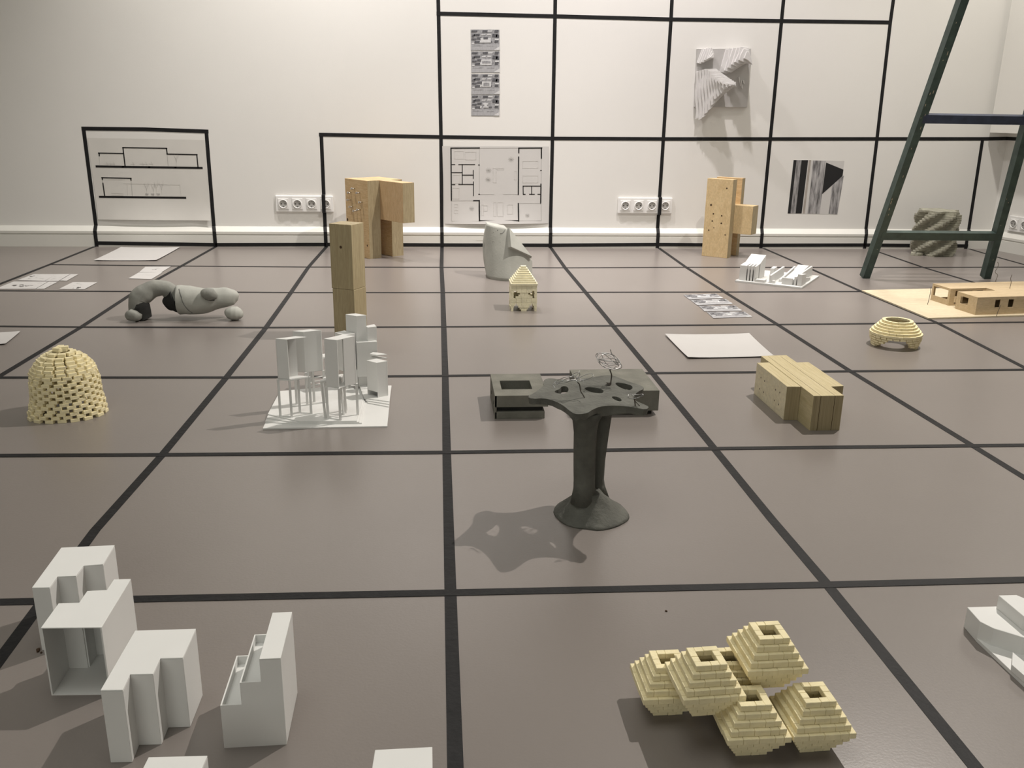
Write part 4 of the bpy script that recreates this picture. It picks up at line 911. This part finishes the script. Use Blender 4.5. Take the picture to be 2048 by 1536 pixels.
# tall tower and its neighbours
bD = fl(*k(1185, 985), 0); zD = hup(bD, *k(1165, 176)); poly = par(*Q([(1047, 156), (1165, 176), (1277, 166)], zD))
mb = MB(); mb.prism(poly, ZB, zD); mb.build('tall_tower', M_WHITE, t, .0004, 1)
zE = hup(bD+Vector((.004, -.008, 0)), *k(1168, 462)); poly = Q([(1168, 466), (1392, 455), (1380, 448), (1175, 452)], zE)
p0, p1 = Vector(poly[0]), Vector(poly[1]); nn = Vector((-(p1-p0).y, (p1-p0).x)).normalized()*.03
mb = MB(); mb.prism([tuple(p0), tuple(p1), tuple(p1+nn), tuple(p0+nn)], ZB+.028, zE); mb.build('wide_block', M_WHITE, t, .0004, 1)
zF = zD-.03; poly = par(*Q([(1262, 285), (1290, 300), (1388, 290)], zF)); mb = MB(); mb.prism([poly[0], poly[1], poly[2], (poly[3][0], poly[3][1]+.012)], ZB, zF); mb.build('slim_tower', M_WHITE, t, .0004, 1)
zG = zD-.045; poly = par(*Q([(930, 356), (1042, 388), (1150, 366)], zG)); mb = MB(); mb.prism(poly, ZB+.045, zG)
for p in poly: post(mb, p, ZB, ZB+.045)
mb.build('slim_tower', M_WHITE, t, 0)
bI = Vector((*Q([(1392, 1070)], ZB)[0], 0)); zI = hup(bI, *k(1392, 694)); poly = par(*Q([(1277, 668), (1392, 695), (1506, 674)], zI))
mb = MB(); shell(mb, poly, ZB, zI, [1, 2, 3], .0016, True, False); a, b = Vector(poly[0]), Vector(poly[1]); mb.obox((a.x, a.y, ZB+.014), (b.x-a.x, b.y-a.y, 0), (.0008, .0012, 0), Z*(zI-ZB-.014)); mb.build('box_tower', M_WHITE, t, 0)
mb = MB()
for dz, yy in ((0, 595), (-.009, 632)):
    q_ = Q([(1397, 575+(yy-595)), (1505, yy), (1397, yy+8)], zI+.006+dz); c_ = (q_[0][0]-.012, q_[0][1]+.004); mb.prism([q_[0], q_[1], q_[2], (q_[2][0]-.02, q_[2][1]+.01), c_], zI+.004+dz, zI+.006+dz)
e = Q([(1420, 600)], zI)[0]; post(mb, (e[0]-.006, e[1]+.004), ZB, zI+.004, .005); mb.build('shelf_stack', M_WHITE, t)
# ------------------------------------------------------------------ small white site model
k = crop(1450, 500, 10.78); t = thing('site_model', 'small white city block model with slotted hall and long ribs, left of the ladder foot', 'card model', (1.5, -1.05, 0))
a = Vector(fl(*k(215, 690)).xy); b = Vector(fl(*k(1650, 845)).xy); c_ = Vector(fl(*k(1865, 575)).xy); U = (b-a); V = (c_-b); V = Vector((-U.y, U.x)).normalized()*V.length
O3 = Vector((a.x, a.y, 0)); U3 = Vector((U.x, U.y, 0)); V3 = Vector((V.x, V.y, 0))
mb = MB(); mb.obox(O3, U3, V3, Z*.008); mb.build('base_plate', M_WHITE2, t, .0006, 1)
def sbox(mb, u0, u1, v0, v1, h0, h1, hb=None):
    p = lambda u, v, h: O3+U3*u+V3*v+Z*(h)
    mb.hexa([p(u0, v0, .0081), p(u1, v0, .0081), p(u1, v1, .0081), p(u0, v1, .0081)], [p(u0, v0, h0), p(u1, v0, h0), p(u1, v1, h1), p(u0, v1, h1)])
mb = MB()
for u0, u1 in ((.04, .145), (.163, .19), (.21, .238), (.258, .285)): sbox(mb, u0, u1, .05, .25, .074, .078)
sbox(mb, .05, .285, .2, .50, .074, .105); mb.build('slotted_hall', M_WHITE2, t, .0005, 1)
for nm, q_ in (('low_block', (.30, .44, .02, .12, .02, .02)), ('low_block', (.34, .40, .6, .75, .042, .045)), ('low_block', (.42, .47, .45, .9, .02, .022)), ('rib_wall', (.495, .525, .06, .72, .042, .05)),
               ('low_block', (.545, .58, .05, .1, .02, .02)), ('rib_wall', (.60, .63, .2, .98, .02, .042)), ('rib_wall', (.66, .69, .75, 1.0, .04, .05)), ('sloped_hall', (.70, .84, .12, .95, .03, .052)), ('low_block', (.68, .83, .08, .119, .036, .036)),
               ('rib_wall', (.86, .89, .08, .98, .045, .05)), ('low_block', (.91, .975, .06, .30, .058, .05)), ('low_block', (.945, .965, .35, .6, .03, .02))):
    mb = MB(); sbox(mb, *q_); mb.build(nm, M_WHITE2, t, .0004, 1)
# ------------------------------------------------------------------ light wooden house model
Lp = Vector((1.777, -1.249, 0)); Fp = Vector((1.7829, -1.7724, 0)); ex = (Vector((2.1807, -1.7299, 0))-Fp).normalized(); ey = Vector((-ex.y, ex.x, 0))
t = thing('wooden_house_model', 'pale wooden house model of two joined bars on a thin board', 'wooden model', (2.2, -1.5, 0))
mb = MB(); mb.obox(Fp, ex*.78, Lp-Fp, Z*.006); mb.build('base_board', M_BALSA, t, .0005, 1)
k = crop(1840, 530, 9.846); ZH = .006
A0, A1 = fl(*k(735, 855), ZH), fl(*k(1080, 985), ZH); B0, B1 = fl(*k(230, 685), ZH), fl(*k(555, 800), ZH)
HH = .064
def bar_house(nm, f0, b0, L, end_hole, front_holes, rfl):
    dep = (b0-f0).dot(ey); o_ = f0.copy(); mb = MB(); tk = .003
    rect_holes(mb, o_, ey, Z, ex*tk, dep, HH, end_hole)                 # end wall
    rect_holes(mb, o_+ex*tk, ex, Z, ey*tk, L, HH, front_holes)
    rect_holes(mb, o_+ex*tk+ey*(dep-tk), ex, Z, ey*tk, L, HH, [(.012, .01, .09, .05)] if end_hole[0][2] > .06 else [])
    w_ = mb.build('walls', M_BALSA2, t)
    mb = MB(); mb.obox(o_+Z*HH, ex*(L+tk), ey*dep, Z*.0028); mb.build('roof', M_BALSA2, t, .0003, 1)
dA = (A0-A1).dot(ey); dB = (B0-B1).dot(ey)
bar_house('a', A1, A0, .50, [(dA*.42, .026, dA*.80, .054)], [(.074, .026, .096, .056), (.130, .026, .153, .056), (.25, .026, .275, .056)], 0)
bar_house('b', B1, B0, .50, [(.012, .022, dB-.010, .058)], [(.02, .006, .095, .058), (.11, .03, .14, .058)], 0)
mb = MB(); g0 = (A1-B1).dot(ey)
o_ = A1+ex*.165+ey*dA; mb.obox(o_+Z*HH, ex*.335, ey*((B1-A1).dot(ey)-dA), Z*.0026); mb.obox(o_, ex*.003, ey*((B1-A1).dot(ey)-dA), Z*HH)
mb.build('link_roof', M_BALSA2, t)
mb = MB(); c = A0+ey*.012; mb.obox(c+Z*.02-ex*.004, ex*.03, ey*.01, Z*.022); mb.build('entrance_box', M_BALSA2, t)
mb = MB()
def stick(pts, y):
    wire(mb, [pl(*k(*p), (0, y, 0), (0, 1, 0)) for p in pts], .0011, 3)
s0 = fl(*k(148, 780), ZH); stick([(148, 780), (185, 640), (205, 540), (215, 440)], s0.y); mb.build('bare_tree', M_RUST, t)
mb = MB(); s1 = fl(*k(1505, 1010), ZH); stick([(1505, 1010), (1530, 930), (1560, 860), (1585, 790)], s1.y); mb.build('bare_tree', M_RUST, t)
mb = MB(); yy = A0.y+.005+.05; stick([(1790, 590), (1800, 535), (1768, 470), (1790, 380), (1795, 320), (1785, 270), (1810, 190)], yy); mb.build('bare_tree', M_RUST, t)
mb = MB(); yy = B0.y+.03; stick([(1490, 330), (1500, 285), (1530, 200), (1480, 140), (1520, 60), (1545, 0), (1530, -60)], yy); mb.build('bare_tree', M_RUST, t)
# ------------------------------------------------------------------ papers on the floor
def floorsheet(corners, name, label, cat, mats=None, marks=None, group=None, z=.0012, curl_=0.0):
    TL, TR, BR, BL = [fl(*c, z) for c in corners]; mb = MB(); n = 8
    def P(u, v, l=0):
        p = (TL*(1-u)+TR*u)*(1-v)+(BL*(1-u)+BR*u)*v; p.z = z+.0004+curl_*(abs(2*u-1)**3*.6+abs(2*v-1)**3*.4)+.0002*l; return p
    vs = [P(i/n, j/n) for j in range(n+1) for i in range(n+1)]; W = n+1; fs = [(j*W+i, (j+1)*W+i, (j+1)*W+i+1, j*W+i+1) for j in range(n) for i in range(n)]
    N = len(vs); mb.add(vs+[v-Vector((0, 0, .0003)) for v in vs], fs+[tuple(N+x for x in f[::-1]) for f in fs], 0, True)
    if marks: marks(mb, P)
    return tag(mb.build(name, mats or [M_FLPAP, M_INK, M_SKETCH, M_INK2]), label, cat, group)
floorsheet([(242, 495.5), (360, 495.5), (313, 521.5), (188, 521.5)], 'paper_sheet', 'large blank white sheet on the floor below the section drawing', 'paper', curl_=.004)
floorsheet([(1330, 670.5), (1498, 669), (1547, 714), (1376, 717.5)], 'paper_sheet', 'large blank white sheet on the floor between the photo prints and the stepped wooden block', 'paper', curl_=.005)
floorsheet([(-90, 669), (41, 664), (11, 689), (-140, 697)], 'paper_sheet', 'white sheet on the floor cut off by the left edge', 'paper', curl_=.003)
def blots(seed, spots):
    def f(mb, P):
        r = random.Random(seed)
        for u, v, s_, m_ in spots:
            for i in range(5):
                a = u+r.uniform(-s_, s_)*1.2; b = v+r.uniform(-s_, s_); w_ = s_*r.uniform(.25, .6); n = 8
                mb.add([P(a+w_*math.cos(-x)*r.uniform(.7, 1.1), b+w_*math.sin(-x)*r.uniform(.7, 1.1), 1+.2*i) for x in [j*2*PI/n for j in range(n)]], [tuple(range(n))], m_)
    return f
k = crop(0, 530, 9.752)
dl = [([(660, 178), (1090, 180), (870, 312), (330, 300)], 'back left sheet of the sketch cluster on the floor at far left', [(.12, .35, .10, 2), (.35, .3, .04, 3), (.5, .6, .05, 3), (.3, .75, .04, 2), (.75, .7, .06, 3)]),
 ([(1095, 178), (1370, 176), (1140, 312), (880, 312)], 'middle sheet in the back row of the sketch cluster at far left', [(.4, .75, .10, 3), (.7, .5, .06, 3), (.25, .4, .05, 3)]),
 ([(1380, 180), (1530, 180), (1300, 310), (1165, 305)], 'narrow right sheet in the back row of the sketch cluster at far left', [(.5, .5, .05, 3)]),
 ([(270, 322), (940, 322), (690, 465), (-100, 468)], 'front left sheet with a dark blot in the sketch cluster at far left', [(.40, .6, .13, 2), (.5, .5, .08, 1), (.70, .60, .06, 2), (.85, .25, .04, 3)]),
 ([(955, 322), (1130, 326), (860, 466), (700, 466)], 'narrow front right sheet of the sketch cluster at far left', [(.5, .2, .08, 3), (.4, .8, .05, 3)]),
 ([(1420, 335), (1900, 338), (1640, 476), (1150, 468)], 'separate small sketch sheet lying right of the sketch cluster', [(.62, .75, .12, 2), (.66, .75, .05, 1), (.3, .5, .05, 3), (.35, .2, .06, 3), (.55, .35, .05, 3)])]
for i, (c, l, sp) in enumerate(dl): floorsheet([k(*p) for p in c], 'sketch_sheet', l, 'drawing', marks=blots(i, sp), group='sketch sheets on the floor at left')
k = crop(240, 540, 7.877)
floorsheet([(291, 533.5), (342, 533), (322, 545), (278, 544.5)], 'sketch_sheet', 'rear one of two small overlapping sheets behind the rounded sculpture', 'drawing', marks=blots(8, [(.55, .4, .12, 3), (.5, .5, .08, 2)]), group='sketch sheets on the floor at left')
floorsheet([(277.5, 545), (325, 545), (303, 558.3), (256.5, 557)], 'sketch_sheet', 'front one of two small overlapping sheets behind the rounded sculpture', 'drawing', marks=blots(9, [(.55, .4, .06, 3)]), group='sketch sheets on the floor at left')
k = crop(1350, 570, 12.05)
fp = [[(205, 240), (990, 208), (1165, 318), (340, 346)], [(370, 358), (1225, 338), (1395, 455), (535, 488)], [(565, 500), (1450, 495), (1620, 622), (710, 632)], [(760, 648), (1680, 645), (1865, 768), (925, 800)]]
flab = ['farthest of the four overlapping grey photo prints lying on the floor', 'second farthest of the four grey photo prints lying on the floor', 'second nearest of the four grey photo prints lying on the floor', 'nearest of the four overlapping grey photo prints lying on the floor']
for i in range(4):
    floorsheet([k(*p) for p in fp[i]], 'photo_print', flab[i], 'photo', [M_PH0, M_PH1, M_PH2, M_PH3], marks=lambda mb, P, i=i: photo(mb, lambda u, v, l=0: P(u, v, l*.9), houses[i]), group='grey photo prints lying on the floor', z=.0010)
# ------------------------------------------------------------------ crumbs on the floor
for i, (px, py, r, l) in enumerate(((1332, 1224, .0022, 'brown crumb on the floor behind the brick pyramid cluster'), (80, 1303, .004, 'dark crumb on the floor left of the open-fronted white box'))):
    mb = MB(); c = fl(px, py); rd = random.Random(i)
    for j in range(4):
        o_ = Vector((rd.uniform(-r, r), rd.uniform(-r, r), 0)); s_ = r*rd.uniform(.4, .8)
        mb.prism([(c.x+o_.x+s_*math.cos(x)*rd.uniform(.7, 1.1), c.y+o_.y+s_*math.sin(x)) for x in [q_*PI/3 for q_ in range(6)]], 0, s_*.9)
    tag(mb.build('crumb', M_KNOT), l, 'crumb')
